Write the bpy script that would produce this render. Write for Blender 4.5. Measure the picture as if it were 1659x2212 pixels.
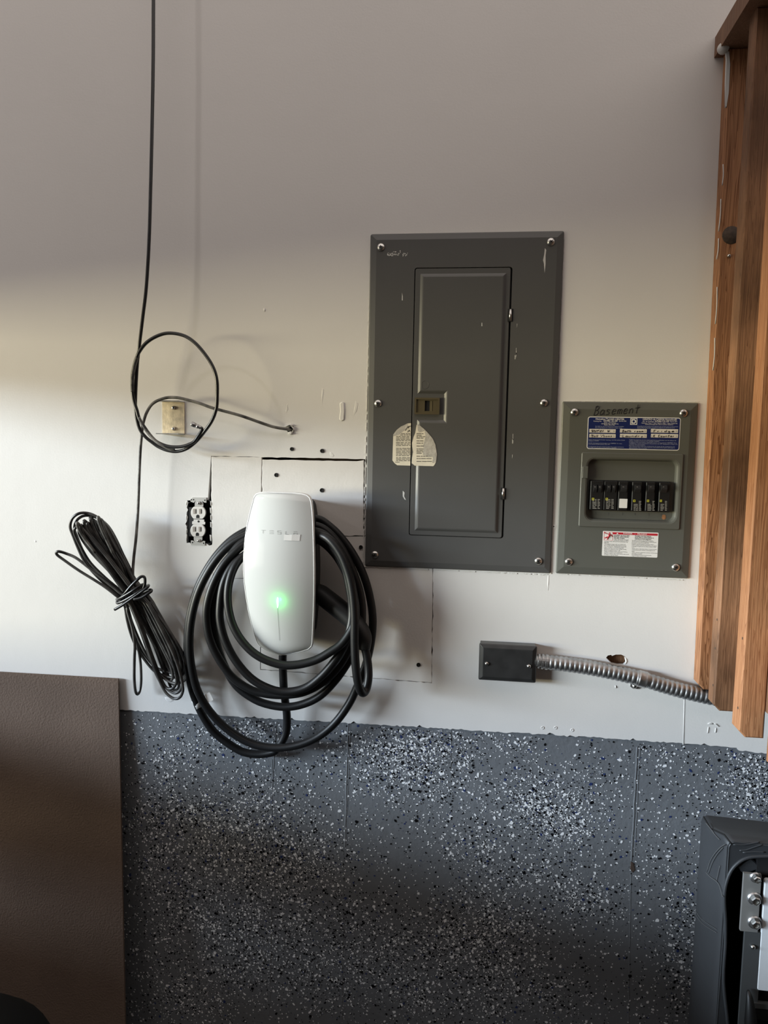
import bpy, bmesh, math, random
import numpy as np
from mathutils import Vector, Matrix

random.seed(7); rng = np.random.default_rng(11)
for o in list(bpy.data.objects): bpy.data.objects.remove(o)
SC = bpy.context.scene
COL = SC.collection
PI = math.pi

# ------------------------------------------------------------------ camera
W, H, F = 1659.0, 2212.0, 1600.0
YAW, PITCH, ROLL = math.radians(7.22), math.radians(5.38), math.radians(1.08)
CAM = Vector((0.0, -1.55, 1.42))
def basis():
    f = Vector((-math.sin(YAW), math.cos(YAW), 0)); r = Vector((math.cos(YAW), math.sin(YAW), 0)); u = Vector((0, 0, 1))
    f, u = f*math.cos(PITCH) - u*math.sin(PITCH), u*math.cos(PITCH) + f*math.sin(PITCH)
    r, u = r*math.cos(ROLL) + u*math.sin(ROLL), u*math.cos(ROLL) - r*math.sin(ROLL)
    return r, u, f
RT, UP, FW = basis()
cam_d = bpy.data.cameras.new('camera'); cam = bpy.data.objects.new('camera', cam_d); COL.objects.link(cam)
cam.matrix_world = Matrix(((RT.x, UP.x, -FW.x, CAM.x), (RT.y, UP.y, -FW.y, CAM.y), (RT.z, UP.z, -FW.z, CAM.z), (0, 0, 0, 1)))
cam_d.sensor_fit = 'VERTICAL'; cam_d.sensor_height = 36.0; cam_d.lens = 36.0*F/H
cam_d.clip_start = 0.02
SC.camera = cam

# ------------------------------------------------------------------ world, daylight, exposure
wd = bpy.data.worlds.new('world'); SC.world = wd; wd.use_nodes = True
bgn = wd.node_tree.nodes['Background']
bgn.inputs[0].default_value = (0.52, 0.465, 0.435, 1); bgn.inputs[1].default_value = 2.05
SC.view_settings.view_transform = 'Standard'; SC.view_settings.look = 'None'
SC.view_settings.gamma = 1.0; SC.view_settings.use_curve_mapping = False
SC.view_settings.exposure = 0.0
def area(name, az, el, dist, sx, sy, power, color, aim=(-0.3, 0, 1.1)):
    """daylight patch seen from the wall at azimuth az (from the wall normal, to the left) and elevation el"""
    a, e = math.radians(az), math.radians(el)
    d = Vector((-math.sin(a)*math.cos(e), -math.cos(a)*math.cos(e), math.sin(e)))
    l = bpy.data.lights.new(name, 'AREA'); l.shape = 'RECTANGLE'; l.size = sx; l.size_y = sy; l.energy = power; l.color = color
    o = bpy.data.objects.new(name, l); COL.objects.link(o); o.location = Vector(aim) + d*dist
    o.rotation_euler = d.to_track_quat('Z', 'Y').to_euler()
    return o
area('daylight_sky', 66, 8.3, 60.0, 36.0, 5.7, 64000, (0.72, 0.86, 1.0), aim=(-0.6, 0, 1.05))
area('daylight_driveway', 66, -1.0, 60.0, 36.0, 6.6, 31000, (1.0, 0.90, 0.58), aim=(-0.6, 0, 1.30))
area('ceiling_lamp', 52, 22, 1.75, 0.05, 0.05, 2.0, (1.0, 0.92, 0.90), aim=(-0.6, 0, 1.75))

# ------------------------------------------------------------------ pixel ray -> real plane
def ray(px, py): return FW*F + RT*(px - W/2) + UP*(H/2 - py)
def P(px, py, d=0.0):
    """point where the sight line through a photo pixel meets the plane d metres in front of the wall"""
    r = ray(px, py); return CAM + r*((-d - CAM.y)/r.y)
def PX(px, py, X):
    r = ray(px, py); return CAM + r*((X - CAM.x)/r.x)
def XZ(px, py, d=0.0):
    p = P(px, py, d); return (p.x, p.z)

# ------------------------------------------------------------------ materials
def mat(name, col, rough=0.5, metal=0.0, var=0.0, vscale=8.0, bump=0.0, bscale=150.0, bdist=0.002, emit=None, spec=None, coat=0.0, stretch=None, col2=None, bump2=0.0, b2scale=12.0):
    m = bpy.data.materials.new(name); m.use_nodes = True
    nt = m.node_tree; N = nt.nodes; L = nt.links; b = N['Principled BSDF']
    b.inputs['Base Color'].default_value = (*col, 1); b.inputs['Roughness'].default_value = rough; b.inputs['Metallic'].default_value = metal
    if spec is not None: b.inputs['Specular IOR Level'].default_value = spec
    if coat: b.inputs['Coat Weight'].default_value = coat; b.inputs['Coat Roughness'].default_value = 0.08
    if emit: b.inputs['Emission Color'].default_value = (*emit[0], 1); b.inputs['Emission Strength'].default_value = emit[1]
    co = N.new('ShaderNodeNewGeometry').outputs['Position']
    if stretch:
        mp = N.new('ShaderNodeMapping'); mp.inputs['Scale'].default_value = stretch; L.new(co, mp.inputs['Vector']); co = mp.outputs[0]
    if var > 0 or col2:
        n = N.new('ShaderNodeTexNoise'); n.inputs['Scale'].default_value = vscale; n.inputs['Detail'].default_value = 5; L.new(co, n.inputs['Vector'])
        r = N.new('ShaderNodeValToRGB'); r.color_ramp.elements[0].position = 0.3; r.color_ramp.elements[1].position = 0.7
        c2 = col2 if col2 else tuple(min(1, c*(1+var)) for c in col); c1 = col if col2 else tuple(c*(1-var) for c in col)
        r.color_ramp.elements[0].color = (*c1, 1); r.color_ramp.elements[1].color = (*c2, 1)
        L.new(n.outputs['Fac'], r.inputs['Fac']); L.new(r.outputs['Color'], b.inputs['Base Color'])
    if bump > 0:
        n = N.new('ShaderNodeTexNoise'); n.inputs['Scale'].default_value = bscale; n.inputs['Detail'].default_value = 4; L.new(co, n.inputs['Vector'])
        bp = N.new('ShaderNodeBump'); bp.inputs['Strength'].default_value = bump; bp.inputs['Distance'].default_value = bdist; L.new(n.outputs['Fac'], bp.inputs['Height'])
        if bump2 > 0:
            n2 = N.new('ShaderNodeTexNoise'); n2.inputs['Scale'].default_value = b2scale; n2.inputs['Detail'].default_value = 3; L.new(co, n2.inputs['Vector'])
            b2 = N.new('ShaderNodeBump'); b2.inputs['Strength'].default_value = bump2; b2.inputs['Distance'].default_value = 0.01; L.new(n2.outputs['Fac'], b2.inputs['Height'])
            L.new(b2.outputs[0], bp.inputs['Normal'])
        L.new(bp.outputs[0], b.inputs['Normal'])
    return m
def wood(name, c1, c2, rough=0.6, gscale=1.0, stain=0.0):
    """straight grain along Z with darker late-wood lines"""
    m = bpy.data.materials.new(name); m.use_nodes = True
    nt = m.node_tree; N = nt.nodes; L = nt.links; b = N['Principled BSDF']; b.inputs['Roughness'].default_value = rough
    b.inputs['Specular IOR Level'].default_value = 0.25
    oi = N.new('ShaderNodeObjectInfo'); geo = N.new('ShaderNodeNewGeometry')
    add = N.new('ShaderNodeVectorMath'); add.operation = 'MULTIPLY_ADD'
    L.new(oi.outputs['Random'], add.inputs[0]); add.inputs[1].default_value = (3, 5, 7); L.new(geo.outputs['Position'], add.inputs[2])
    mp = N.new('ShaderNodeMapping'); mp.inputs['Scale'].default_value = (70*gscale, 70*gscale, 1.6); L.new(add.outputs[0], mp.inputs['Vector'])
    n = N.new('ShaderNodeTexNoise'); n.inputs['Scale'].default_value = 1.5; n.inputs['Detail'].default_value = 3; n.inputs['Distortion'].default_value = 0.6; L.new(mp.outputs[0], n.inputs['Vector'])
    ml = N.new('ShaderNodeMath'); ml.operation = 'MULTIPLY'; ml.inputs[1].default_value = 14; L.new(n.outputs['Fac'], ml.inputs[0])
    fr = N.new('ShaderNodeMath'); fr.operation = 'FRACT'; L.new(ml.outputs[0], fr.inputs[0])
    r = N.new('ShaderNodeValToRGB'); e = r.color_ramp.elements
    e[0].position = 0.0; e[0].color = (*c1, 1); e[1].position = 0.95; e[1].color = (*c2, 1); x = e.new(0.45); x.color = (*[a*.8+bb*.2 for a, bb in zip(c1, c2)], 1)
    L.new(fr.outputs[0], r.inputs['Fac'])
    out = r.outputs['Color']
    # broad patches
    mp2 = N.new('ShaderNodeMapping'); mp2.inputs['Scale'].default_value = (9, 9, 3.5); L.new(add.outputs[0], mp2.inputs['Vector'])
    n2 = N.new('ShaderNodeTexNoise'); n2.inputs['Scale'].default_value = 1.2; n2.inputs['Detail'].default_value = 5; L.new(mp2.outputs[0], n2.inputs['Vector'])
    r2 = N.new('ShaderNodeValToRGB'); r2.color_ramp.elements[0].position = 0.35; r2.color_ramp.elements[1].position = 0.62
    lo = 1.0 - 0.18 - stain*0.55
    r2.color_ramp.elements[0].color = (lo, lo*0.99, lo*0.98, 1); r2.color_ramp.elements[1].color = (1.03, 1.03, 1.03, 1); L.new(n2.outputs['Fac'], r2.inputs['Fac'])
    mx = N.new('ShaderNodeMix'); mx.data_type = 'RGBA'; mx.blend_type = 'MULTIPLY'; mx.inputs[0].default_value = 1.0
    L.new(out, mx.inputs[6]); L.new(r2.outputs['Color'], mx.inputs[7]); L.new(mx.outputs[2], b.inputs['Base Color'])
    bp = N.new('ShaderNodeBump'); bp.inputs['Strength'].default_value = 0.25; bp.inputs['Distance'].default_value = 0.0006; L.new(fr.outputs[0], bp.inputs['Height']); L.new(bp.outputs[0], b.inputs['Normal'])
    return m
M = {}
M['wall'] = mat('painted_drywall', (0.735, 0.715, 0.685), 0.62, var=0.02, vscale=3, bump=0.16, bscale=260, bdist=0.0010, bump2=0.05, b2scale=16)
M['patch'] = mat('painted_drywall_patch', (0.725, 0.695, 0.655), 0.65, var=0.02, vscale=5, bump=0.18, bscale=230, bdist=0.0010, bump2=0.07, b2scale=20)
M['gyp'] = mat('torn_gypsum', (0.72, 0.70, 0.66), 0.9, bump=0.6, bscale=400)
M['gap'] = mat('dark_cavity_wood', (0.05, 0.032, 0.02), 0.9, var=0.3, vscale=40)
M['cavwood'] = wood('cavity_stud_wood', (0.20, 0.10, 0.05), (0.09, 0.042, 0.02))
M['conc'] = mat('grey_epoxy_paint', (0.158, 0.167, 0.178), 0.45, var=0.05, vscale=6, bump=0.3, bscale=120, bdist=0.0025, bump2=0.08, b2scale=30)
M['floor'] = mat('dark_garage_floor', (0.035, 0.034, 0.033), 0.6, var=0.2)
M['fl_w'] = mat('white_flake', (0.86, 0.87, 0.88), 0.5)
M['fl_g'] = mat('light_grey_flake', (0.30, 0.31, 0.33), 0.5)
M['fl_k'] = mat('black_flake', (0.004, 0.004, 0.005), 0.5, spec=0.2)
M['fl_b'] = mat('navy_flake', (0.02, 0.035, 0.12), 0.45)
M['panel'] = mat('grey_enamel', (0.094, 0.093, 0.090), 0.38, var=0.03, vscale=10, bump=0.12, bscale=500, bdist=0.0005)
M['panel2'] = mat('grey_green_enamel', (0.104, 0.106, 0.092), 0.42, var=0.03, vscale=10, bump=0.12, bscale=500, bdist=0.0005)
M['screw'] = mat('black_phosphate_screw', (0.010, 0.009, 0.008), 0.65, spec=0.2, var=0.5, vscale=700)
M['strap'] = mat('painted_strap', (0.52, 0.51, 0.48), 0.4, 0.2)
M['coaxmix'] = mat('worn_coax_jacket', (0.010, 0.010, 0.011), 0.36, col2=(0.085, 0.08, 0.074), vscale=30)
M['steel'] = mat('zinc_steel', (0.62, 0.61, 0.58), 0.28, 1.0, var=0.1, vscale=60)
M['steeldull'] = mat('dull_galvanised', (0.50, 0.50, 0.50), 0.38, 1.0, var=0.25, vscale=35)
M['galv'] = mat('warm_lit_galvanised', (0.78, 0.66, 0.47), 0.45, 0.75, var=0.16, vscale=90, bump=0.1, bscale=300)  # warm light on the bracket plate put into the steel colour
M['black'] = mat('black_rubber', (0.008, 0.008, 0.0085), 0.42, spec=0.32, bump=0.05, bscale=400)
M['coax'] = mat('black_coax_jacket', (0.010, 0.010, 0.011), 0.33, spec=0.55)
M['coaxdust'] = mat('dusty_coax_jacket', (0.012, 0.012, 0.013), 0.45, col2=(0.22, 0.21, 0.19), vscale=38, bump=0.3, bscale=300)
M['gap_black'] = mat('black_plastic', (0.006, 0.006, 0.006), 0.5)
M['deepblack'] = mat('matte_black', (0.003, 0.003, 0.003), 0.7, spec=0.15)
M['darkplastic'] = mat('dark_plastic', (0.02, 0.02, 0.021), 0.4, bump=0.05)
M['white_gloss'] = mat('white_glass_face', (0.62, 0.63, 0.61), 0.12, spec=0.5, coat=0.6)
M['white_edge'] = mat('white_rim', (0.80, 0.80, 0.78), 0.3)
M['logo'] = mat('grey_logo_print', (0.30, 0.30, 0.29), 0.4)
M['led'] = mat('green_led', (0.6, 1, 0.7), 0.4, emit=((0.35, 1.0, 0.5), 6.0))
M['ivory'] = mat('ivory_plastic', (0.72, 0.69, 0.64), 0.35)
M['ivory_slot'] = mat('ivory_slot_wall', (0.33, 0.29, 0.25), 0.5)
M['hole'] = mat('dark_hole', (0.004, 0.004, 0.004), 0.8)
M['paper'] = mat('yellowed_paper', (0.78, 0.72, 0.58), 0.8, var=0.06, vscale=60, bump=0.15, bscale=120)
M['paper_torn'] = mat('scuffed_paper_backing', (0.50, 0.47, 0.41), 0.9, var=0.16, vscale=90, bump=0.5, bscale=180)
M['ink'] = mat('black_ink', (0.012, 0.012, 0.014), 0.6)
M['ink_grey'] = mat('faded_print', (0.13, 0.12, 0.105), 0.7)
M['white_lbl'] = mat('white_label', (0.80, 0.79, 0.76), 0.45)
M['tan_lbl'] = mat('cream_field', (0.74, 0.70, 0.63), 0.6)
M['blue'] = mat('blue_label', (0.009, 0.019, 0.105), 0.4)
M['bluetxt'] = mat('pale_blue_print', (0.42, 0.46, 0.60), 0.5)
M['red'] = mat('red_print', (0.50, 0.02, 0.035), 0.45)
M['yellow'] = mat('yellow_print', (0.55, 0.52, 0.05), 0.5)
M['printgrey'] = mat('pale_print', (0.33, 0.32, 0.29), 0.6)
M['brass'] = mat('bronze_latch', (0.12, 0.098, 0.055), 0.42, 0.3, var=0.06)
M['smear'] = mat('white_paint_smear', (0.62, 0.61, 0.58), 0.8)
M['rust'] = mat('rust_spot', (0.30, 0.14, 0.06), 0.8, var=0.4, vscale=200)
M['jbox'] = mat('black_painted_steel', (0.030, 0.030, 0.030), 0.30, var=0.25, vscale=30, spec=0.6)
M['cond'] = mat('flexible_steel_conduit', (0.42, 0.43, 0.44), 0.42, 1.0, var=0.18, vscale=60)
M['w1'] = wood('cedar_a', (0.40, 0.190, 0.090), (0.17, 0.066, 0.026), gscale=.55)
M['w2'] = wood('cedar_weathered', (0.36, 0.185, 0.098), (0.17, 0.080, 0.040), gscale=1.8, stain=0.8)
M['w3'] = wood('cedar_c', (0.46, 0.225, 0.110), (0.25, 0.100, 0.042), gscale=1.4)
M['rail'] = wood('cedar_rail', (0.23, 0.125, 0.075), (0.13, 0.062, 0.032), gscale=0.8)
M['knot'] = mat('dark_knot', (0.045, 0.028, 0.018), 0.7, var=0.4, vscale=150)
M['board'] = mat('brown_hardboard', (0.155, 0.112, 0.087), 0.85, spec=0.12, var=0.10, vscale=5, bump=0.9, bscale=240, bdist=0.0016)
M['boardedge'] = mat('dark_board_edge', (0.06, 0.038, 0.027), 0.8)
M['vinyl'] = mat('black_vinyl', (0.036, 0.038, 0.041), 0.50, var=0.10, vscale=8, bump=0.15, bscale=350, bdist=0.0006, bump2=0.25, b2scale=9)
M['stitch'] = mat('grey_stitching', (0.10, 0.10, 0.10), 0.7)
M['platel'] = mat('brushed_pale_metal', (0.42, 0.41, 0.385), 0.42, 0.6, var=0.05)
M['plated'] = mat('grey_metal', (0.115, 0.120, 0.120), 0.40, 0.4, var=0.05)
M['whitepl'] = mat('white_plastic_panel', (0.72, 0.74, 0.75), 0.4)

# ------------------------------------------------------------------ mesh builder
class MB:
    def __init__(s): s.v = []; s.f = []; s.sm = []; s.mi = []
    def add(s, vs, fs, smooth=False, mi=0):
        o = len(s.v); s.v += [Vector(p) for p in vs]
        for f in fs: s.f.append([i+o for i in f]); s.sm.append(smooth); s.mi.append(mi)
        return s
    def box(s, x0, x1, y0, y1, z0, z1):
        vs = [(x, y, z) for x in (x0, x1) for y in (y0, y1) for z in (z0, z1)]
        return s.add(vs, [(0, 1, 3, 2), (4, 6, 7, 5), (0, 4, 5, 1), (2, 3, 7, 6), (0, 2, 6, 4), (1, 5, 7, 3)])
    def loft(s, rings, cap0=True, cap1=True, smooth=False, closed=True):
        n = len(rings[0]); vs = [p for r in rings for p in r]; fs = []
        for k in range(len(rings)-1):
            for i in range(n if closed else n-1):
                j = (i+1) % n; fs.append((k*n+i, k*n+j, (k+1)*n+j, (k+1)*n+i))
        s.add(vs, fs, smooth)
        o = len(s.v) - len(vs)
        if cap0: s.f.append([o+i for i in range(n)][::-1]); s.sm.append(False); s.mi.append(0)
        if cap1: s.f.append([o+(len(rings)-1)*n+i for i in range(n)]); s.sm.append(False); s.mi.append(0)
        return s
    def plate(s, pts, levels, smooth=False):
        """pts (x,z) outline, levels = [(inset, depth)...] from wall outwards"""
        return s.loft([[(x, -d, z) for x, z in inset(pts, i)] for i, d in levels], smooth=smooth)
    def tube(s, pts, r, n=10, caps=True, closed=False, smooth=True):
        pts = [Vector(p) for p in pts]; m = len(pts); rr = r if hasattr(r, '__len__') else [r]*m
        T = []
        for i in range(m):
            a = pts[(i-1) % m] if closed or i > 0 else pts[i]; b = pts[(i+1) % m] if closed or i < m-1 else pts[i]
            t = (b-a); T.append(t.normalized() if t.length > 1e-9 else Vector((0, 0, 1)))
        nrm = T[0].orthogonal().normalized(); rings = []
        for i in range(m):
            nrm = (nrm - T[i]*nrm.dot(T[i])); nrm = nrm.normalized() if nrm.length > 1e-6 else T[i].orthogonal().normalized()
            bi = T[i].cross(nrm)
            rings.append([pts[i] + (nrm*math.cos(2*PI*k/n) + bi*math.sin(2*PI*k/n))*rr[i] for k in range(n)])
        if closed: rings.append(rings[0]); return s.loft(rings, False, False, smooth)
        return s.loft(rings, caps, caps, smooth)
    def lathe(s, c, prof, axis=Vector((0, -1, 0)), n=16, smooth=True, cap=True):
        """prof = [(radius, distance along axis)]"""
        a = axis.normalized(); u = a.orthogonal().normalized(); w = a.cross(u); c = Vector(c)
        return s.loft([[c + a*h + (u*math.cos(2*PI*k/n) + w*math.sin(2*PI*k/n))*r for k in range(n)] for r, h in prof], cap, cap, smooth)
    def build(s, name, m, parent=None, origin=None, **kw):
        org = Vector(origin) if origin is not None else (wloc(parent) if parent else Vector())
        me = bpy.data.meshes.new(name); me.from_pydata([tuple(v-org) for v in s.v], [], s.f)
        ms = m if isinstance(m, (list, tuple)) else [m]
        for q in ms: me.materials.append(q)
        me.polygons.foreach_set('use_smooth', s.sm); me.polygons.foreach_set('material_index', s.mi)
        bm = bmesh.new(); bm.from_mesh(me); bmesh.ops.recalc_face_normals(bm, faces=bm.faces); bm.to_mesh(me); bm.free(); me.update()
        o = bpy.data.objects.new(name, me); COL.objects.link(o)
        if parent: o.parent = parent; o.location = org - wloc(parent)
        else: o.location = org
        WL[o] = org
        for k, v in kw.items(): o[k] = v
        return o
WL = {}
def wloc(o): return WL.get(o, Vector())
def inset(pts, d):
    if abs(d) < 1e-9: return list(pts)
    n = len(pts); A = sum(pts[i][0]*pts[(i+1) % n][1]-pts[(i+1) % n][0]*pts[i][1] for i in range(n)); sg = 1 if A > 0 else -1
    out = []
    for i in range(n):
        p, q, r = Vector(pts[i-1]), Vector(pts[i]), Vector(pts[(i+1) % n])
        a = (q-p).normalized(); b = (r-q).normalized()
        n1 = Vector((-a.y, a.x))*sg; n2 = Vector((-b.y, b.x))*sg
        k = n1+n2; den = max(0.35, 1+n1.dot(n2)); o = q + k*(d/den); out.append((o.x, o.y))
    return out
def rrect(x0, x1, z0, z1, r, k=5):
    out = []
    for cx, cz, a0 in ((x1-r, z1-r, 0), (x0+r, z1-r, 90), (x0+r, z0+r, 180), (x1-r, z0+r, 270)):
        for i in range(k+1):
            a = math.radians(a0+90*i/k); out.append((cx+r*math.cos(a), cz+r*math.sin(a)))
    return out
def rpx(q, d=0.0):
    """average rectangle (x0,x1,z0,z1) of a pixel quad TL,TR,BR,BL at depth d"""
    p = [XZ(*c, d) for c in q]
    return ((p[0][0]+p[3][0])/2, (p[1][0]+p[2][0])/2, (p[2][1]+p[3][1])/2, (p[0][1]+p[1][1])/2)
def bx(x0, y0, x1, y1, d=0.0): return rpx([(x0, y0), (x1, y0), (x1, y1), (x0, y1)], d)
def rrin(x0, x1, z0, z1, r, i, k=5):
    return rrect(x0+i, x1-i, z0+i, z1-i, max(.0004, r-i), k)
def quad(q, d): return [XZ(*c, d) for c in q]
def crom(pts, n=8, closed=False):
    p = [Vector(a) for a in pts]; m = len(p); out = []
    for i in range(m if closed else m-1):
        a = p[(i-1) % m] if closed or i > 0 else p[i]*2-p[i+1]; b = p[i]; c = p[(i+1) % m]
        e = p[(i+2) % m] if closed or i+2 < m else c*2-b
        for k in range(n):
            t = k/n; out.append(0.5*((2*b)+(c-a)*t+(2*a-5*b+4*c-e)*t*t+(3*b-a-3*c+e)*t**3))
    if not closed: out.append(p[-1])
    return out
def path(px, n=8, closed=False): return crom([P(*q) for q in px], n, closed)
def thing(name, loc, label, cat, group=None):
    o = bpy.data.objects.new(name, None); COL.objects.link(o); o.location = loc; o.empty_display_size = 0.02; WL[o] = Vector(loc)
    o['label'] = label; o['category'] = cat
    if group: o['group'] = group
    return o
def copy_at(o, parent, loc):
    c = o.copy(); COL.objects.link(c); c.parent = parent; c.location = Vector(loc) - wloc(parent); WL[c] = Vector(loc); return c
def text(mb, s, px, py, d, h, align='L', width=None, shear=0.0, bold=0.0, mi=0):
    """flat lettering: cap height h pixels, baseline at pixel (px,py) on the plane d in front of the wall"""
    cu = bpy.data.curves.new('t', 'FONT'); cu.body = s; cu.size = 1; cu.resolution_u = 2; cu.shear = shear; cu.offset = bold
    o = bpy.data.objects.new('t', cu); me = bpy.data.meshes.new_from_object(o)
    vs = [v.co.copy() for v in me.vertices]; fs = [list(p.vertices) for p in me.polygons]
    bpy.data.objects.remove(o); bpy.data.curves.remove(cu); bpy.data.meshes.remove(me)
    if not vs: return
    sc = (P(px, py, d)-P(px, py-h, d)).length/0.69
    x0 = min(v.x for v in vs); x1 = max(v.x for v in vs)
    sx = sc if width is None else (P(px+width, py, d).x-P(px, py, d).x)/(x1-x0)
    org = P(px, py, d); off = {'L': 0, 'C': 0.5, 'R': 1}[align]
    mb.add([org+Vector(((v.x-x0-(x1-x0)*off)*sx, 0, v.y*sc)) for v in vs], fs, False, mi)
def flat(mb, pts, d, d0=None, mi=0):
    """thin flat piece on a face: outline (x,z)"""
    d0 = d-0.00025 if d0 is None else d0
    n = len(pts); vs = [(x, -d0, z) for x, z in pts]+[(x, -d, z) for x, z in pts]
    mb.add(vs, [tuple(range(n))[::-1], tuple(range(n, 2*n))]+[(i, (i+1) % n, n+(i+1) % n, n+i) for i in range(n)], False, mi)
def rect_pts(r): return [(r[0], r[2]), (r[1], r[2]), (r[1], r[3]), (r[0], r[3])]
def ragged(p, q, step=6, amp=1.2, ends=True):
    """pixel points from p to q with small breaks"""
    L = math.hypot(q[0]-p[0], q[1]-p[1]); n = max(2, int(L/step)); out = []
    nx, ny = -(q[1]-p[1])/L, (q[0]-p[0])/L
    for i in range(n):
        t = i/n; a = random.gauss(0, amp) if i else 0
        out.append((p[0]+(q[0]-p[0])*t+nx*a, p[1]+(q[1]-p[1])*t+ny*a))
    return out
def poly_ragged(c, step=6, amp=1.0):
    out = []
    for i in range(len(c)): out += ragged(c[i], c[(i+1) % len(c)], step, amp)
    return out
def sheet(outer, holes, y0, y1):
    """sheet in the wall plane with holes; returns MB"""
    bm = bmesh.new(); es = []
    for lp in [outer]+holes:
        vs = [bm.verts.new((x, y0, z)) for x, z in lp]
        es += [bm.edges.new((vs[i], vs[(i+1) % len(vs)])) for i in range(len(vs))]
    bmesh.ops.triangle_fill(bm, edges=es, use_beauty=True, use_dissolve=False)
    r = bmesh.ops.extrude_face_region(bm, geom=bm.faces[:])
    for v in [g for g in r['geom'] if isinstance(g, bmesh.types.BMVert)]: v.co.y = y1
    bm.verts.index_update(); mb = MB(); mb.add([v.co.copy() for v in bm.verts], [[v.index for v in f.verts] for f in bm.faces]); bm.free()
    return mb
def ring_prism(mb, outer, inner, d0, d1):
    """ring (same point count) extruded from d0 to d1"""
    mb.loft([[(x, -d0, z) for x, z in outer], [(x, -d1, z) for x, z in outer], [(x, -d1, z) for x, z in inner], [(x, -d0, z) for x, z in inner], [(x, -d0, z) for x, z in outer]], False, False)

# ================================================================== STRUCTURE
XL, XR = -2.2, 2.6
baseline = [(260, 1533), (470, 1546), (700, 1559), (960, 1574), (1250, 1591), (1500, 1608), (1592, 1615), (1597, 1622), (1659, 1627), (2330, 1669)]
zb = [XZ(*p) for p in baseline]
low = [(XL, zb[0][1]+0.003)]
for i in range(len(zb)-1):
    a, b = Vector(zb[i]), Vector(zb[i+1]); n = max(2, int((b-a).length/0.006))
    for k in range(n): q = a.lerp(b, k/n); low.append((q.x, q.y+random.gauss(0, 0.0008)+(0.004*(random.random() < 0.03))))
low += [zb[-1], (XR, zb[-1][1]-0.003)]
outer = low+[(XR, 2.75), (XL, 2.75)]
region = [(456, 985)] and ([(456, 985)]+ragged((456, 985), (800, 992), 10, .4)[1:]+[(800, 992), (800, 1214), (936, 1214)]+ragged((936, 1214), (933, 1476), 9, .7)[1:]+[(933, 1476)]
          + ragged((933, 1476), (562, 1447), 8, .45)[1:]+[(562, 1447), (562, 1250)]+[(460, 1250), (458, 1177)]
          + ragged((458, 1177), (403, 1173), 6, 1.4)[1:]+ragged((403, 1173), (404, 1081), 5, 1.5)+ragged((404, 1081), (455, 1078), 6, 1.4))
hole2 = [(1309, 1421), (1313, 1416), (1320, 1414.5), (1322, 1417), (1330, 1414), (1342, 1414), (1350, 1418), (1356, 1424), (1354, 1432), (1348, 1437), (1335, 1437), (1322, 1434), (1315, 1427)]
hole3 = [(628+7*math.cos(a)*(1+.25*math.sin(3*a)), 928+8*math.sin(a)) for a in [2*PI*k/12 for k in range(12)]]
hole4 = [(1232, 885), (1492, 887), (1472, 1235), (1217, 1222)]
mb = sheet(outer, [[XZ(*p) for p in h] for h in (region, hole2, hole3, hole4)], 0.0, 0.0127)
wall = mb.build('wall_back', M['wall'], kind='structure')
# backing behind the cut-outs
b = MB(); b.box(XL, XR, 0.045, 0.06, 0.05, 2.75); b.build('backing_board', M['gap'], wall)
s = MB(); x0, x1, z0, z1 = bx(1285, 1380, 1385, 1470); s.box(x0, x1, 0.016, 0.045, z0, z1); s.build('framing_block', M['cavwood'], wall)
# inserted drywall pieces, each a little off from its neighbours
def piece(c, dd, amp=.6):
    pts = [XZ(*p) for p in poly_ragged(c, 9, amp)]
    m_ = MB(); m_.plate(pts, [(0, -0.0117), (0, dd-0.0008), (0.0008, dd)]); return m_.build('drywall_patch', M['patch'], wall)
piece([(456.8, 985.9), (565.3, 987.5), (562.2, 1249.3), (460.6, 1249.3), (458.2, 1178), (456.4, 1078)], 0.0003, .35)
piece([(566.6, 992.6), (770, 996.4), (785.9, 994), (785.2, 1157.6), (565.6, 1157.6)], 0.0007, .4)
piece([(563.6, 1159.2), (800, 1159.2), (800, 1216), (935, 1216), (932.2, 1474.9), (563.4, 1446)], -0.0003, .4)
piece([(787.6, 1000), (799, 1000), (799, 1157.6), (786.6, 1157.6)], -0.0008, .3)
# drywall screws
def dscrew(px, py, r=4.6, deep=0.0):
    c = P(px, py, 0); R = r*0.00094
    m_ = MB(); m_.lathe(c, [(R*1.05, -0.002), (R, 0.0022), (R*.8, 0.0021), (R*.45, 0.0017), (R*.2, 0.0015)], n=14)
    o = m_.build('drywall_screw', M['screw'], wall, origin=c); return o
for q in [(630.5, 970, 4.2), (696, 974, 4.6), (597, 1026, 4.6), (695.5, 1059, 4.8), (779.5, 1182, 4.4), (904, 1436, 4.6)]: dscrew(*q)
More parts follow.
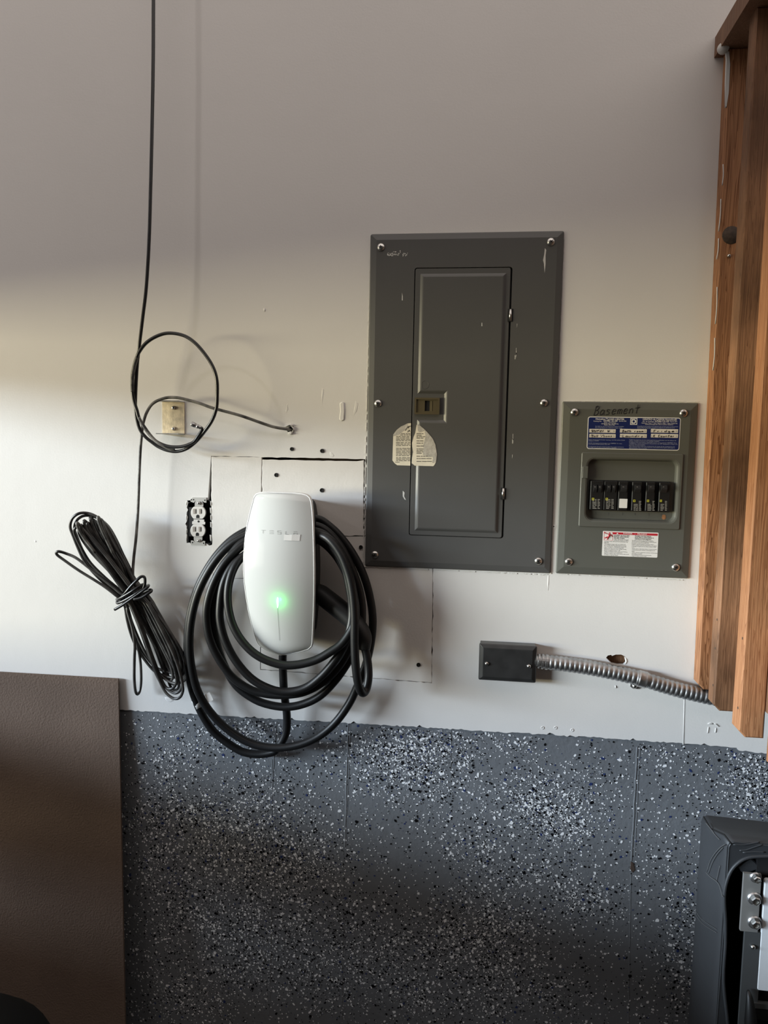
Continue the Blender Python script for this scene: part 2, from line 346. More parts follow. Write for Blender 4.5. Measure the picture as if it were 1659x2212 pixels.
# paint ridges and dabs (relief on the wall), torn gypsum at the cable hole, white chip in the big hole
def dab(pts, th=0.0016, name='paint_dab', m=None):
    c = [XZ(*p) for p in pts]; m_ = MB(); m_.plate(c, [(-0.0004, -0.0005), (0.0, 0.00005), (0.0008, th*.6), (0.0018, th)], smooth=True); return m_.build(name, m or M['wall'], wall)
dab([(734, 871), (739, 868), (744, 870), (745, 890), (744, 908), (738, 910), (733, 906), (735, 888)], 0.0022)
for pts, th in (([(696, 838), (700, 842), (698, 858), (696, 872), (694, 856)], .0003), ([(768, 866), (774, 872), (771, 888), (763, 900), (765, 884)], .0003),
                ([(620, 874), (622, 872), (623, 884), (619, 892), (617, 888)], .00025), ([(712, 976), (718, 978), (722, 984), (719, 988), (713, 983)], .0003), ([(761, 1004), (768, 1003), (766, 1040), (772, 1075), (764, 1090), (758, 1050)], .0005), ([(776, 1000), (781, 1001), (783, 1060), (778, 1078), (774, 1040)], .0005),
                ([(1183, 1243), (1187, 1243), (1186, 1262), (1184, 1276), (1182, 1262)], .0005), ([(74, 1168), (77, 1166), (79, 1171), (75, 1172)], .0008), ([(356, 1506), (366, 1508), (376, 1513), (368, 1517), (358, 1512)], .0007)): dab(pts, th)
dab([(569, 667), (572, 665), (574, 670), (572, 674), (570, 672)], 0.0016)
dab([(1527, 1564), (1533, 1560), (1541, 1562), (1539, 1565), (1533, 1564)], 0.002)
dab([(1541, 1562), (1549, 1563), (1554, 1570), (1551, 1570), (1546, 1566)], 0.002)
dab([(1529, 1570), (1532, 1570), (1530, 1584), (1527, 1584)], 0.0014); dab([(1545, 1570), (1548, 1573), (1547, 1583), (1543, 1582)], 0.0016)
dab([(1328, 1481), (1331, 1480), (1332, 1486), (1329, 1487)], 0.002)
for q in [(1172, 1572), (1200, 1572), (1236, 1577)]:
    m_ = MB(); R = 0.0034; c = P(*q); m_.lathe(c, [(R, -0.0003), (R, 0.0007), (R*.6, 0.0008), (R*.5, 0.0002)], n=14); m_.build('filled_screw_dimple', M['wall'], wall)
for pts in ([(614, 921), (620, 919), (627, 915.5), (633, 917), (635, 921), (630, 922), (626, 920), (619, 923)], [(630, 922), (634, 921), (637, 928), (634, 934), (631, 931), (633, 927)], [(622, 934), (628, 932), (633, 933), (632, 939), (626, 939.5)]):
    dab(pts, 0.006, 'torn_drywall_flap', M['gyp'])
dab([(1349, 1419), (1354, 1422), (1356, 1428), (1353, 1434), (1349, 1436), (1351, 1428)], 0.0016, 'torn_drywall_flap', M['gyp'])
# flaking paint lip round the outlet cut-out
y = 1083
while y < 1170:
    L_ = random.uniform(4, 15); 
    if random.random() < .65: dab([(401.5, y), (403.6+random.random()*1.6, y+1), (404.2+random.random()*1.2, y+L_*.6), (402, y+L_)], 0.0011, 'torn_drywall_flap', M['gyp'])
    if random.random() < .75: dab([(454.6-random.random()*1.4, y), (456.4, y+1), (456.8, y+L_), (455.2-random.random()*1.2, y+L_*.9)], 0.0014, 'torn_drywall_flap', M['gyp'])
    y += L_+random.uniform(0, 5)
# faint tape-joint ridge at the right
m_ = MB(); m_.tube([P(1479, 1480, -.0008), P(1476, 1608, -.0008)], 0.0016, 6); m_.build('joint_ridge', M['wall'], wall)

# --- painted concrete stem wall below
lw = MB(); YC = 0.004
zt = max(p[1] for p in low)+0.02
lw.box(XL, XR, YC, 0.2, 0.0, zt); lower = lw.build('wall_lower', M['conc'], kind='structure')
def ridge(px0, py0, px1, py1, w=0.0028, h=0.0016, name='joint_ridge'):
    n = 14; pts = [P(px0+(px1-px0)*k/n+random.gauss(0, .35), py0+(py1-py0)*k/n, -YC) for k in range(n+1)]
    m_ = MB(); rings = []
    for p in pts: rings.append([p+Vector((-w, 0.001, 0)), p+Vector((-w*.5, -h*.55, 0)), p+Vector((w*.35, -h*.5, 0)), p+Vector((w, 0.001, 0))])
    m_.loft(rings, False, False, True, closed=False); return m_.build(name, M['conc'], lower)
ridge(752.5, 1563, 745.5, 1830); ridge(757, 1563, 750, 1760, .0014, .001)
ridge(1377, 1613, 1364, 1860); ridge(1382.5, 1613, 1371, 1850, .0014, .001); ridge(1363, 1885, 1357, 2230, .0016, .0009)
ridge(597.5, 1558, 588, 1700, .0018, .0011); ridge(588, 1640, 582, 2230, .0016, .001); ridge(975, 1577, 973, 1690, .0014, .001); ridge(743, 1835, 738, 2230, .0012, .0007)
for px, py, sc in ((1366, 1872, 1.0),):
    m_ = MB(); c = P(px, py, -YC); m_.plate([(c.x+x*sc, c.z+z*sc) for x, z in ((-.004, .012), (.002, .009), (.006, -.006), (.001, -.014), (-.005, -.006))], [(0, -YC-.001), (0.001, -YC+.0015)]); m_.build('broken_edge', M['boardedge'], lower)
# --- colour flakes broadcast in the paint (uncountable chips, real thin polygons)
blobs = [(520, 1572, 80, 22, .8), (380, 1640, 60, 45, .9), (870, 1610, 70, 40, 1.6), (900, 1660, 80, 55, 1.8), (780, 1640, 60, 40, .8), (560, 1585, 60, 30, .8), (460, 1590, 70, 30, .5),
         (1115, 1608, 40, 18, 1.3), (1150, 1720, 55, 40, 1.7), (1210, 1770, 65, 50, 1.8), (1260, 1690, 55, 45, .9), (1610, 1650, 40, 30, 1.2), (1640, 1705, 40, 35, 2.2), (1420, 1625, 60, 25, .6), (990, 1600, 40, 40, .9),
         (400, 1750, 70, 55, 1.0), (560, 1730, 90, 50, .9), (330, 1800, 50, 70, 1.2), (470, 1820, 110, 70, .9), (600, 1850, 130, 60, .8), (1010, 1830, 60, 60, 1.3), (1150, 1885, 60, 22, 1.4), (1260, 1940, 60, 35, 1.5),
         (620, 1900, 120, 60, .9), (460, 2010, 110, 60, 1.6), (380, 1950, 60, 60, 1.0), (690, 2010, 110, 50, 1.1), (620, 2120, 140, 50, 1.2), (400, 2150, 80, 60, 1.1), (1000, 2000, 70, 60, 1.0), (1040, 2080, 90, 70, 1.5),
         (860, 2060, 90, 60, .9), (960, 2170, 110, 40, 1.0), (1100, 1980, 60, 60, 1.0), (1210, 2150, 50, 40, 1.0), (1480, 2100, 40, 90, 1.0), (1490, 1970, 30, 40, .9), (1430, 1870, 40, 40, .35), (1580, 1720, 50, 40, .5)]
bl = np.array(blobs); NS = 215000
sx = rng.uniform(262, 2320, NS); sy = rng.uniform(1528, 2300, NS)
dens = 0.085+sum(b_[4]*np.exp(-((sx-b_[0])/b_[2])**2/1.4-((sy-b_[1])/b_[3])**2/1.4) for b_ in bl)*0.36
# patchiness
for _ in range(40):
    cx, cy = rng.uniform(262, 1700), rng.uniform(1540, 2300); r_ = rng.uniform(20, 60); dens *= 1-0.45*np.exp(-((sx-cx)**2+(sy-cy)**2)/r_**2)
keep = rng.uniform(0, 1, NS) < dens*0.85
fx, fy = sx[keep], sy[keep]
chips = {'w': MB(), 'g': MB(), 'k': MB(), 'b': MB()}
bz = np.interp(fx, [p[0] for p in baseline], [p[1] for p in baseline])
for x, y, lim in zip(fx, fy, bz):
    if y < lim+4: continue
    u_ = random.random(); top = y < 1900
    k = 'w' if u_ < .50 else 'g' if u_ < .60 else 'k' if u_ < (.92 if top else .97) else 'b'
    R = 0.00098*min(4.8, max(1.0, random.lognormvariate(0.50, 0.45))); c = P(x, y, -YC); n = random.choice((4, 5, 5, 6)); a0 = random.random()*6.28
    t = -0.0004-random.random()*0.0004
    asp = random.uniform(.55, 1); rot = random.random()*6.28; vs = []
    for i in range(n):
        a = a0+2*PI*i/n+random.uniform(-.35, .35); rr_ = R*random.uniform(.65, 1.15); X_, Z_ = rr_*math.cos(a), rr_*math.sin(a)*asp
        vs.append((c.x+X_*math.cos(rot)-Z_*math.sin(rot), YC+t, c.z+X_*math.sin(rot)+Z_*math.cos(rot)))
    chips[k].add(vs, [tuple(range(n))])
for k, nm in (('w', 'white_flakes'), ('g', 'grey_flakes'), ('k', 'black_flakes'), ('b', 'navy_flakes')):
    chips[k].build(nm, M['fl_'+k], lower, kind='stuff')

# --- floor, added unseen left wall, openings cut to shape the daylight band
fl = MB(); fl.box(-6, 3, -8, 0.2, -0.05, 0.0); fl.build('floor', M['floor'], kind='structure')
wl = MB(); ya, yb_, za, zb_ = -0.10, -2.7, 0.915, 1.67
T_ = 0.03
wl.box(XL-T_, XL, -6.0, yb_, 0, 3.3); wl.box(XL-T_, XL, ya, 0.0, 0, 3.3); wl.box(XL-T_, XL, yb_, ya, zb_, 3.3)
wl.box(XL-T_, XL, yb_, -0.50, 0, za); wl.box(XL-T_, XL, -0.26, ya, 0, za); wl.box(XL-T_, XL, -0.50, -0.26, 0, .46); wl.box(XL-T_, XL, -0.50, -0.26, .62, za)  # low slot added to throw a pool of light at lower left
M['dim'] = mat('dim_grey_paint', (0.13, 0.125, 0.12), 0.8)
wl.build('wall_left_mask', M['dim'], kind='structure')
cl = MB(); cl.box(XL, 2.7, -2.9, -1.9, 2.75, 2.83); cl.build('ceiling_blocker', M['dim'], kind='structure')  # unseen partial ceiling, added to keep overhead light off the lower wall
wf = MB(); wf.box(XL, 2.7, -2.9, -2.8, 0, 2.75); wf.build('wall_front_blocker', M['dim'], kind='structure')  # unseen wall behind the camera, added to cut low ambient light
wr0 = MB(); wr0.box(2.6, 2.7, -2.8, 0.0, 0, 2.75); wr0.build('wall_right_blocker', M['dim'], kind='structure')  # unseen side wall, added to hold back ambient light from the right

# ================================================================== MAIN BREAKER PANEL
R0 = rpx([(803, 506), (1219, 498), (1189, 1239), (786, 1222)], 0.004)
mp = thing('breaker_panel', ((R0[0]+R0[1])/2, 0, R0[2]), 'large dark grey steel breaker panel with a long hinged door, beside the white charger', 'electrical panel')
D1 = 0.0075
dq = [(896, 579.5), (1108, 575), (1086.5, 1163.5), (882.5, 1156)]
RD = rpx(dq, D1)
cov = rrect(R0[0], R0[1], R0[2], R0[3], 0.004, 3)
frame_hole = rrect(RD[0], RD[1], RD[2], RD[3], 0.005, 3)
cm = MB(); cm.loft([[(x, -d, z) for x, z in rrin(*R0, .004, i, 3)] for i, d in ((0, 0.0002), (0, 0.003), (0.002, 0.0048), (0.013, D1))]+[[(x, -D1, z) for x, z in frame_hole], [(x, -0.001, z) for x, z in frame_hole]], False, False)
cm.build('cover', M['panel'], mp)
bk = MB(); bk.box(RD[0]-.002, RD[1]+.002, -0.0015, -0.0005, RD[2]-.002, RD[3]+.002); bk.build('door_recess', M['hole'], mp)
dr = MB(); DD = D1-0.0005; g = 0.0016
dr.plate(rrect(RD[0]+g, RD[1]-g*2.0, RD[2]+g*.6, RD[3]-g*.8, 0.004, 3), [(0, 0.002), (0, DD-.001), (0.001, DD)])
door = dr.build('door', M['panel'], mp)
# raised field with a notch for the latch
fieldpx = [(908, 591.5), (1095.5, 589), (1075, 1152), (895, 1146.5), (900.5, 906), (958, 903), (958.8, 849.5), (902.2, 850.5)]
fp = quad(fieldpx, DD); 
# square up the long sides
xl = (fp[0][0]+fp[3][0])/2; xr = (fp[1][0]+fp[2][0])/2; zt_ = (fp[0][1]+fp[1][1])/2; zb2 = (fp[2][1]+fp[3][1])/2
fpoly = [(xl, zt_), (xr, zt_), (xr, zb2), (xl, zb2), (xl, fp[4][1]), (fp[5][0], fp[4][1]), (fp[5][0], fp[7][1]), (xl, fp[7][1])]
DF = DD+0.0042
rf = MB(); rf.plate(fpoly, [(0, DD-.0003), (0.0012, DD+0.0006), (0.0052, DF-0.0006), (0.0075, DF)], smooth=False); rf.build('raised_field', M['panel'], door)
# small knock-out ring
kr = MB(); c = P(918, 831, DF); ringp = [c+Vector((math.cos(a)*.0075, 0, math.sin(a)*.0085)) for a in [2*PI*k/24 for k in range(24)]]
kr.tube(ringp, 0.0005, 5, closed=True); kr.build('knockout_ring', M['panel'], door)
# latch
la = MB(); lr = bx(895.5, 859, 949.5, 895, DD+.005)
ring_prism(la, rect_pts(lr), inset(rect_pts(lr), 0.0035), DD-.0003, DD+0.0052)
ring_prism(la, inset(rect_pts(lr), 0.0034), inset(rect_pts(lr), 0.006), DD, DD+0.003)
la.build('latch_bezel', M['brass'], mp)
ll = MB(); wr = bx(917.5, 863.5, 935, 888, DD+.004)
lb = inset(rect_pts(lr), 0.0045)
fx0, fx1 = lb[0][0], lb[1][0]; fz0, fz1 = lb[0][1], lb[2][1]
ll.box(fx0, wr[0], -DD-.0028, -DD, fz0, fz1); ll.box(wr[1], fx1, -DD-.0028, -DD, fz0, fz1); ll.box(wr[0], wr[1], -DD-.0028, -DD, fz0, wr[2]); ll.box(wr[0], wr[1], -DD-.0028, -DD, wr[3], fz1)
lat = ll.build('latch_plate', M['brass'], mp)
lh = MB(); lh.box(wr[0]+.0002, wr[1]-.0002, -DD-.0004, -DD+.0001, wr[2]+.0002, wr[3]-.0002); lh.build('latch_hole', M['hole'], lat)
lk = MB(); q = bx(928, 864, 934, 888, DD+.002); lk.add([(q[0], -DD-.0004, q[2]), (q[1], -DD-.0010, q[2]), (q[1], -DD-.0010, q[3]), (q[0], -DD-.0004, q[3])], [(0, 1, 2, 3)]); lk.build('latch_slide', M['brass'], lat)
# hinges
for (hx, hy, hh) in ((1102.5, 681, 25), (1087, 1066.5, 23)):
    hm = MB(); a, b_ = P(hx, hy-hh/2, DD+.0012), P(hx, hy+hh/2, DD+.0012); x_ = (a.x+b_.x)/2; a.x = b_.x = x_
    hm.tube([a, b_], 0.0030, 12); hm.build('hinge', M['steel'], mp)
    hb = MB(); hb.box(x_-.0052, x_+.0052, -DD-.0010, -DD+.002, b_.z-.0014, a.z+.0014); hb.build('hinge_slot', M['hole'], mp)
# screws: domed pan heads
def panscrew(parent, px, py, d, R=0.0080, m='steel', ang=0.6, name='screw'):
    c = P(px, py, d); s_ = MB()
    s_.lathe(c, [(R, -.0005), (R, 0.0008), (R*.93, 0.0022), (R*.72, 0.0036), (R*.4, 0.0045), (R*.06, 0.0048)], n=20)
    o = s_.build(name, M[m], parent, origin=c)
    k = MB(); 
    for a in (ang, ang+PI/2) if m != 'slot' else (ang,):
        dx, dz = math.cos(a), math.sin(a); w_ = R*.10; l_ = R*.42
        k.add([c+Vector((dx*l_*sx_-dz*w_*sy_, -0.0049, dz*l_*sx_+dx*w_*sy_)) for sx_, sy_ in ((-1, -1), (1, -1), (1, 1), (-1, 1))], [(0, 1, 2, 3)])
    k.build('drive_slot', M['hole'], o); return o
for i, (x, y) in enumerate(((823, 534), (1190, 522.5), (816.5, 871.5), (1175, 870.5), (810, 1198), (1163, 1212))): panscrew(mp, x, y, D1, 0.0079, ang=.3+i*.5)
# torn paper label, two halves
def smallprint(mb, x0, x1, y, d, h=1.4, mi=0):
    x = x0
    while x < x1-2:
        w_ = random.uniform(3, 11); w_ = min(w_, x1-x)
        r = bx(x, y-h/2, x+w_, y+h/2, d); mb.add([(r[0], -d, r[2]), (r[1], -d, r[2]), (r[1], -d, r[3]), (r[0], -d, r[3])], [(0, 1, 2, 3)], False, mi); x += w_+random.uniform(1.0, 2.2)
def zpx(u, v): return (830+u/11.06, 830+v/11.06)
lh_ = [zpx(*p) for p in ((640, 930), (560, 935), (480, 975), (400, 1010), (300, 1090), (215, 1200), (208, 1450), (195, 1820), (250, 1890), (310, 1935), (600, 1945), (622, 1945), (632, 1400))]
l1 = MB(); flat(l1, [XZ(*p, D1) for p in lh_], D1+.0004, D1-.0002); t1 = l1.build('torn_label', M['paper'], mp)
tg = MB(); flat(tg, [XZ(*zpx(*p), D1) for p in ((560, 935), (480, 975), (400, 1010), (300, 1090), (215, 1200), (214, 1240), (330, 1215), (420, 1150), (500, 1090), (560, 1000))], D1+.0006, D1+.0002); tg.build('scuffed_area', M['paper_torn'], t1)
pr = MB(); dl = D1+.0007
for v in (1180, 1212, 1248, 1282, 1316, 1350, 1395, 1430, 1465, 1530, 1566, 1600, 1636, 1670, 1706, 1756, 1790, 1826):
    x0, y0 = zpx(400 if v < 1200 else 380 if v < 1230 else 282, v); smallprint(pr, x0, zpx(620, v)[0], y0, dl, 1.5)
smallprint(pr, zpx(260, 1862)[0], zpx(380, 1862)[0], zpx(0, 1862)[1], dl, 1.2)
pr.build('small_print', M['ink_grey'], t1, kind='stuff')
bp_ = MB(); text(bp_, '\u00a1A', *zpx(555, 1135), dl, 4.6, bold=.02)
bp_.build('lettering', M['ink'], t1); bp_ = MB(); bp_.tube([P(*zpx(*q), dl) for q in ((500, 1110), (545, 1040), (560, 1010))], .0004, 4); bp_.tube([P(*zpx(*q), dl) for q in ((572, 1050), (580, 1005), (630, 1000))], .0008, 4); bp_.build('ink_mark', M['ink'], t1, kind='stuff')
rh_ = [zpx(*p) for p in ((775, 968), (850, 985), (960, 1075), (1060, 1180), (1160, 1300), (1225, 1450), (1262, 1680), (1240, 1850), (1200, 1930), (1170, 1958), (730, 1945), (655, 1885), (665, 1760), (690, 1620), (670, 1500), (665, 1400), (705, 1250), (740, 1170))]
l2 = MB(); flat(l2, [XZ(*p, DF) for p in rh_], DF+.0004, DD); t2 = l2.build('torn_label', M['paper'], mp)
tg = MB(); flat(tg, [XZ(*zpx(*p), DF) for p in ((960, 1080), (1060, 1180), (1160, 1300), (1222, 1450), (1258, 1680), (1238, 1850), (1150, 1880), (1160, 1740), (1050, 1740), (920, 1680), (935, 1450), (985, 1260))], DF+.0007, DF+.0003)
flat(tg, [XZ(*zpx(*p), DF) for p in ((790, 975), (850, 985), (960, 1075), (940, 1120), (830, 1150), (800, 1090))], DF+.0007, DF+.0003); tg.build('scuffed_area', M['paper_torn'], t2)
pr = MB(); dl = DF+.0008
for v, e in ((1180, 930), (1218, 905), (1252, 975), (1286, 940), (1352, 930), (1408, 920), (1436, 790), (1476, 945), (1545, 940), (1580, 930), (1615, 930), (1650, 915), (1720, 1040), (1776, 1150), (1800, 770), (1842, 1140)):
    smallprint(pr, zpx(770, v)[0], zpx(e, v)[0], zpx(0, v)[1], dl, 1.5)
pr.build('small_print', M['ink_grey'], t2, kind='stuff')
# paint scuffs on the cover
sm = MB()
for k in range(46):
    x = 836+random.random()*44; y = 548+random.gauss(0, 2.2); w_ = random.uniform(.8, 3.2)*(1.2 if x < 856 else .7); r = bx(x, y, x+w_, y+random.uniform(.8, 3), D1); flat(sm, rect_pts(r), D1+.0003, D1-.0001)
for pts in ([(1177, 536), (1180, 540), (1178.5, 552), (1178.5, 570), (1176.5, 590), (1175, 570), (1173, 562), (1175.5, 550)], [(868.5, 632), (870, 640), (870, 649), (868, 649)], [(870, 1060), (874, 1064), (873, 1072), (877, 1080), (874, 1079), (870, 1072)]):
    flat(sm, quad(pts, D1), D1+.0003, D1-.0001)
for pts in ([(1040.3, 697), (1041.6, 697), (1042, 704.5), (1039.8, 704.5)],): flat(sm, quad(pts, DF), DF+.0003, DF-.0001)
for k in range(10):
    y = 690+random.random()*330; x = 1116-(y-690)*.035+random.gauss(0, 1.2); flat(sm, quad([(x, y), (x+.9, y), (x+.6, y+random.uniform(4, 14)), (x-.2, y+9)], D1), D1+.0003, D1-.0001)
sm.build('paint_scuff', M['smear'], mp, kind='stuff')
# ragged paint line where the wall paint meets the cover
pe = MB()
def lip(p, q, w=2.2):
    L = math.hypot(q[0]-p[0], q[1]-p[1]); n = int(L/6); nx, ny = (q[1]-p[1])/L, -(q[0]-p[0])/L
    for i in range(n):
        if random.random() < .25: continue
        a = (p[0]+(q[0]-p[0])*i/n, p[1]+(q[1]-p[1])*i/n); b2 = (p[0]+(q[0]-p[0])*(i+1)/n, p[1]+(q[1]-p[1])*(i+1)/n); w1 = random.uniform(.3, 1)*w; w2 = random.uniform(.3, 1)*w
        flat(pe, quad([a, b2, (b2[0]-nx*w2, b2[1]-ny*w2), (a[0]-nx*w1, a[1]-ny*w1)], .001), 0.0014, -0.0002)
lip((801.5, 508), (785, 1221)); lip((786, 1223.5), (1189, 1241)); lip((1190, 1240), (1220, 498), 1.2); lip((1202, 1239), (1487, 1253), 1.4); lip((1216, 866.5), (1509, 867.5), 1.2)
pe.build('paint_edge', M['gyp'], wall, kind='stuff')

# ================================================================== SUB PANEL (load centre)
R1 = rpx([(1216, 868.5), (1509, 869), (1487, 1251), (1200, 1237)], 0.004)
sp = thing('load_center', ((R1[0]+R1[1])/2, 0, R1[2]), 'smaller grey-green load center with blue label and six black breakers, right of the big panel', 'electrical panel')
D2 = 0.008
tub = bx(1268, 993, 1462, 1126, D2+.003)
tub_o = rrect(tub[0], tub[1], tub[2], tub[3], 0.014, 6)
cov = rrect(R1[0], R1[1], R1[2], R1[3], 0.003, 6)
frq = rpx([(1256.5, 977), (1477, 981.5), (1468, 1144), (1250.5, 1138)], D2+.003)
fr_o = rrect(frq[0], frq[1], frq[2], frq[3], 0.003, 6)
cm = MB(); cm.loft([[(x, -d, z) for x, z in rrin(*R1, .003, i, 6)] for i, d in ((0, 0.0002), (0, 0.003), (0.0018, 0.0048), (0.015, D2))]+[[(x, -D2, z) for x, z in fr_o], [(x, -0.002, z) for x, z in fr_o]], False, False)
cm.build('cover', M['panel2'], sp)
fm = MB(); DFR = D2+.0028
fm.loft([[(x, -d, z) for x, z in q] for q, d in ((fr_o, D2-.001), (fr_o, DFR-.0012), (inset(fr_o, .0012), DFR), (inset(tub_o, -.004), DFR), (inset(tub_o, -.001), DFR-.001), (inset(tub_o, .0015), DFR-.005), (inset(tub_o, .003), -0.004))], False, False, smooth=False)
fm.build('deadfront_frame', M['panel2'], sp)
tb = MB(); DT = -0.002; tb.plate(inset(tub_o, -.002), [(0, DT-.004), (0, DT)]); tb.build('deadfront_back', M['panel2'], sp)
# tab on the left of the frame
tt = MB(); q = bx(1258, 1007.5, 1270, 1033, DFR); tt.plate(rect_pts(q), [(0, DFR-.002), (0, DFR+.0008), (.0006, DFR+.0014)]); tt.build('pull_tab', M['panel2'], sp)
for i, (x, y) in enumerate(((1241, 890.5), (1476.5, 892.5), (1228.5, 1213.5), (1459.5, 1225.5))): panscrew(sp, x, y, D2, 0.0080, ang=.1+i*.9)
# breakers
BR = bx(1274.5, 1040, 1448, 1104, DT+.012)
DB = DT+0.0145
edges = [1274.5, 1304, 1334, 1363.5, 1393.5, 1422, 1448]
kinds = ['tandem', 'tandem', 'single_white', 'single', 'single', 'single']
bkx = MB(); bkx.box(BR[0]-.001, BR[1]+.001, -DT-.003, -DT+.001, BR[2]-.001, BR[3]+.001); bkx.build('breaker_opening', M['hole'], sp)
for i in range(6):
    xa = P(edges[i]+(0.6 if i < 2 else 1.5), 1072, DB).x; xb = P(edges[i+1]-(0.6 if i < 2 else 7.5 if i < 5 else 0.6), 1072, DB).x
    m_ = MB(); m_.plate(rrect(xa, xb, BR[2]+.0006, BR[3]-.0006, .0012, 2), [(0, DT), (0, DB-.0012), (.001, DB)]); brk = m_.build('breaker', M['gap_black'], sp)
    wpx = edges[i+1]-edges[i]; e = edges[i]
    hs = [e+wpx*.36, e+wpx*.70] if kinds[i] == 'tandem' else [e+wpx*.44]
    for hx in hs:
        hw = 3.6 if kinds[i] == 'tandem' else 6.5
        q = bx(hx-hw, 1047, hx+hw, 1064, DB); hm = MB(); zc = q[2]+(q[3]-q[2])*.45
        hm.add([(q[0], -DB, q[2]), (q[1], -DB, q[2]), (q[1], -DB, q[3]), (q[0], -DB, q[3]), (q[0]+.0003, -DB-.007, zc), (q[1]-.0003, -DB-.007, zc), (q[1]-.0003, -DB-.0062, q[3]-.001), (q[0]+.0003, -DB-.0062, q[3]-.001)],
               [(0, 1, 5, 4), (1, 2, 6, 5), (2, 3, 7, 6), (3, 0, 4, 7), (4, 5, 6, 7)])
        hm.build('handle', M['darkplastic'], brk)
        hn = MB(); text(hn, '15' if i > 1 else '20', hx-1.8, 1053.5, DB+.0066, 2.6); hn.build('lettering', M['printgrey'], brk)
    lm = MB(); dl = DB+.0002; yb0 = 1077 if i < 2 else 1081
    if kinds[i] != 'single_white':
        for k in range(7):
            y = yb0+2+k*3.2
            for (a, b2) in ((e+wpx*.18, e+wpx*.48), (e+wpx*.55, e+wpx*.72)):
                if k > 1 or i < 2 or a > e+wpx*.5: smallprint(lm, a, b2, y, dl, 1.3)
        lm.build('small_print', M['printgrey'], brk, kind='stuff')
        ym = MB(); q = bx(e+wpx*.14, yb0-1.5, e+wpx*.30, yb0+3.5, dl); o_ = rect_pts(q); ring_prism(ym, o_, inset(o_, .0011), dl-.0002, dl+.0001); ym.build('emblem', M['yellow'], brk)
    else:
        q = bx(1337.5, 1077.5, 1355, 1097.5, dl); wm = MB(); flat(wm, rrect(*q, .001, 3), dl+.0002, dl-.0003); wm.build('breaker_label', M['white_lbl'], brk, label='white label on the third breaker')
for i in range(6):
    nm_ = MB(); text(nm_, str(i+1), (1287, 1314, 1344, 1371, 1401, 1428)[i], 1111.5+i*.5, DT+.0003, 5, 'C'); nm_.build('numeral', M['panel'], sp)
rs = MB(); c = [XZ(1434+math.cos(a)*4.5*(1+.12*math.sin(5*a)), 1117+math.sin(a)*5.5, DT) for a in [2*PI*k/16 for k in range(16)]]; flat(rs, c, DT+.0003, DT-.0001); rs.build('rust_spot', M['rust'], sp)
# handwriting strokes
ST = {'B': [[(.1, 0), (.18, 1)], [(.12, .95), (.55, 1), (.75, .82), (.6, .6), (.2, .52)], [(.2, .52), (.65, .48), (.82, .25), (.55, .02), (.05, 0)]],
      'a': [[(.75, .45), (.4, .55), (.1, .25), (.25, 0), (.6, .12), (.78, .5)], [(.78, .5), (.78, .1), (.95, 0)]], 's': [[(.75, .5), (.3, .55), (.2, .38), (.6, .25), (.65, .05), (.1, 0)]],
      'e': [[(.12, .28), (.7, .32), (.65, .52), (.3, .52), (.1, .22), (.3, 0), (.8, .08)]], 'm': [[(.05, 0), (.1, .5)], [(.1, .4), (.3, .52), (.42, .4), (.42, 0)], [(.42, .38), (.65, .52), (.8, .4), (.82, 0)]],
      'n': [[(.1, 0), (.12, .5)], [(.12, .38), (.45, .54), (.65, .4), (.68, 0)]], 't': [[(.4, .95), (.35, .1), (.5, 0)], [(.02, .58), (.85, .62)]], 'h': [[(.12, 1), (.1, 0)], [(.1, .35), (.45, .5), (.62, .35), (.65, 0)]],
      'r': [[(.15, .5), (.15, 0)], [(.15, .32), (.4, .5), (.65, .48)]], 'o': [[(.4, .52), (.12, .3), (.3, 0), (.62, .1), (.65, .4), (.4, .52)]], 'L': [[(.2, 1), (.1, .05), (.75, 0)]],
      'u': [[(.12, .5), (.12, .1), (.35, 0), (.6, .15), (.65, .5)], [(.65, .5), (.7, 0)]], 'd': [[(.6, .4), (.3, .5), (.1, .22), (.3, 0), (.6, .15)], [(.68, 1), (.65, 0)]], 'y': [[(.12, .5), (.35, .12)], [(.7, .5), (.3, -.35)]],
      'F': [[(.2, 1), (.12, 0)], [(.2, .98), (.8, 1)], [(.16, .52), (.65, .55)]], 'i': [[(.3, .5), (.3, 0)], [(.32, .72), (.34, .76)]], 'g': [[(.6, .42), (.3, .5), (.12, .25), (.35, .05), (.6, .2), (.65, .48), (.55, -.3), (.15, -.28)]],
      'K': [[(.15, 1), (.1, 0)], [(.7, .95), (.15, .45), (.75, 0)]], 'C': [[(.75, .85), (.4, 1), (.1, .5), (.35, 0), (.75, .12)]], 'w': [[(.05, .5), (.22, 0), (.42, .4), (.6, 0), (.8, .52)]], 'W': [[(.05, 1), (.25, 0), (.45, .7), (.65, 0), (.9, 1)]],
      'v': [[(.1, .5), (.35, 0), (.65, .5)]], 'H': [[(.1, 1), (.1, 0)], [(.7, 1), (.7, 0)], [(.1, .5), (.7, .52)]], ' ': [], '.': [[(.2, 0), (.24, .03)]], 'b': [[(.15, 1), (.12, 0)], [(.12, .1), (.5, 0), (.65, .3), (.4, .5), (.15, .4)]], 'E': [[(.7, 1), (.15, 1), (.1, 0), (.7, 0)], [(.12, .5), (.6, .52)]]}
def hand(mb, s, px, py, d, adv, h, r, slant=.18, rise=0.0):
    for k, ch in enumerate(s):
        for st in ST.get(ch, []):
            pts = [(px+k*adv+x*adv*.92+y*h*slant, py-(y*h)+rise*(k+x)) for x, y in st]
            mb.tube(crom([P(*q, d) for q in pts], 4), r, 5)
hw = MB(); hand(hw, 'Basement', 1281.5, 897, D2+.0002, 12.6, 19.5, .00080, .22, -.62); hw.build('handwriting', M['ink'], sp)
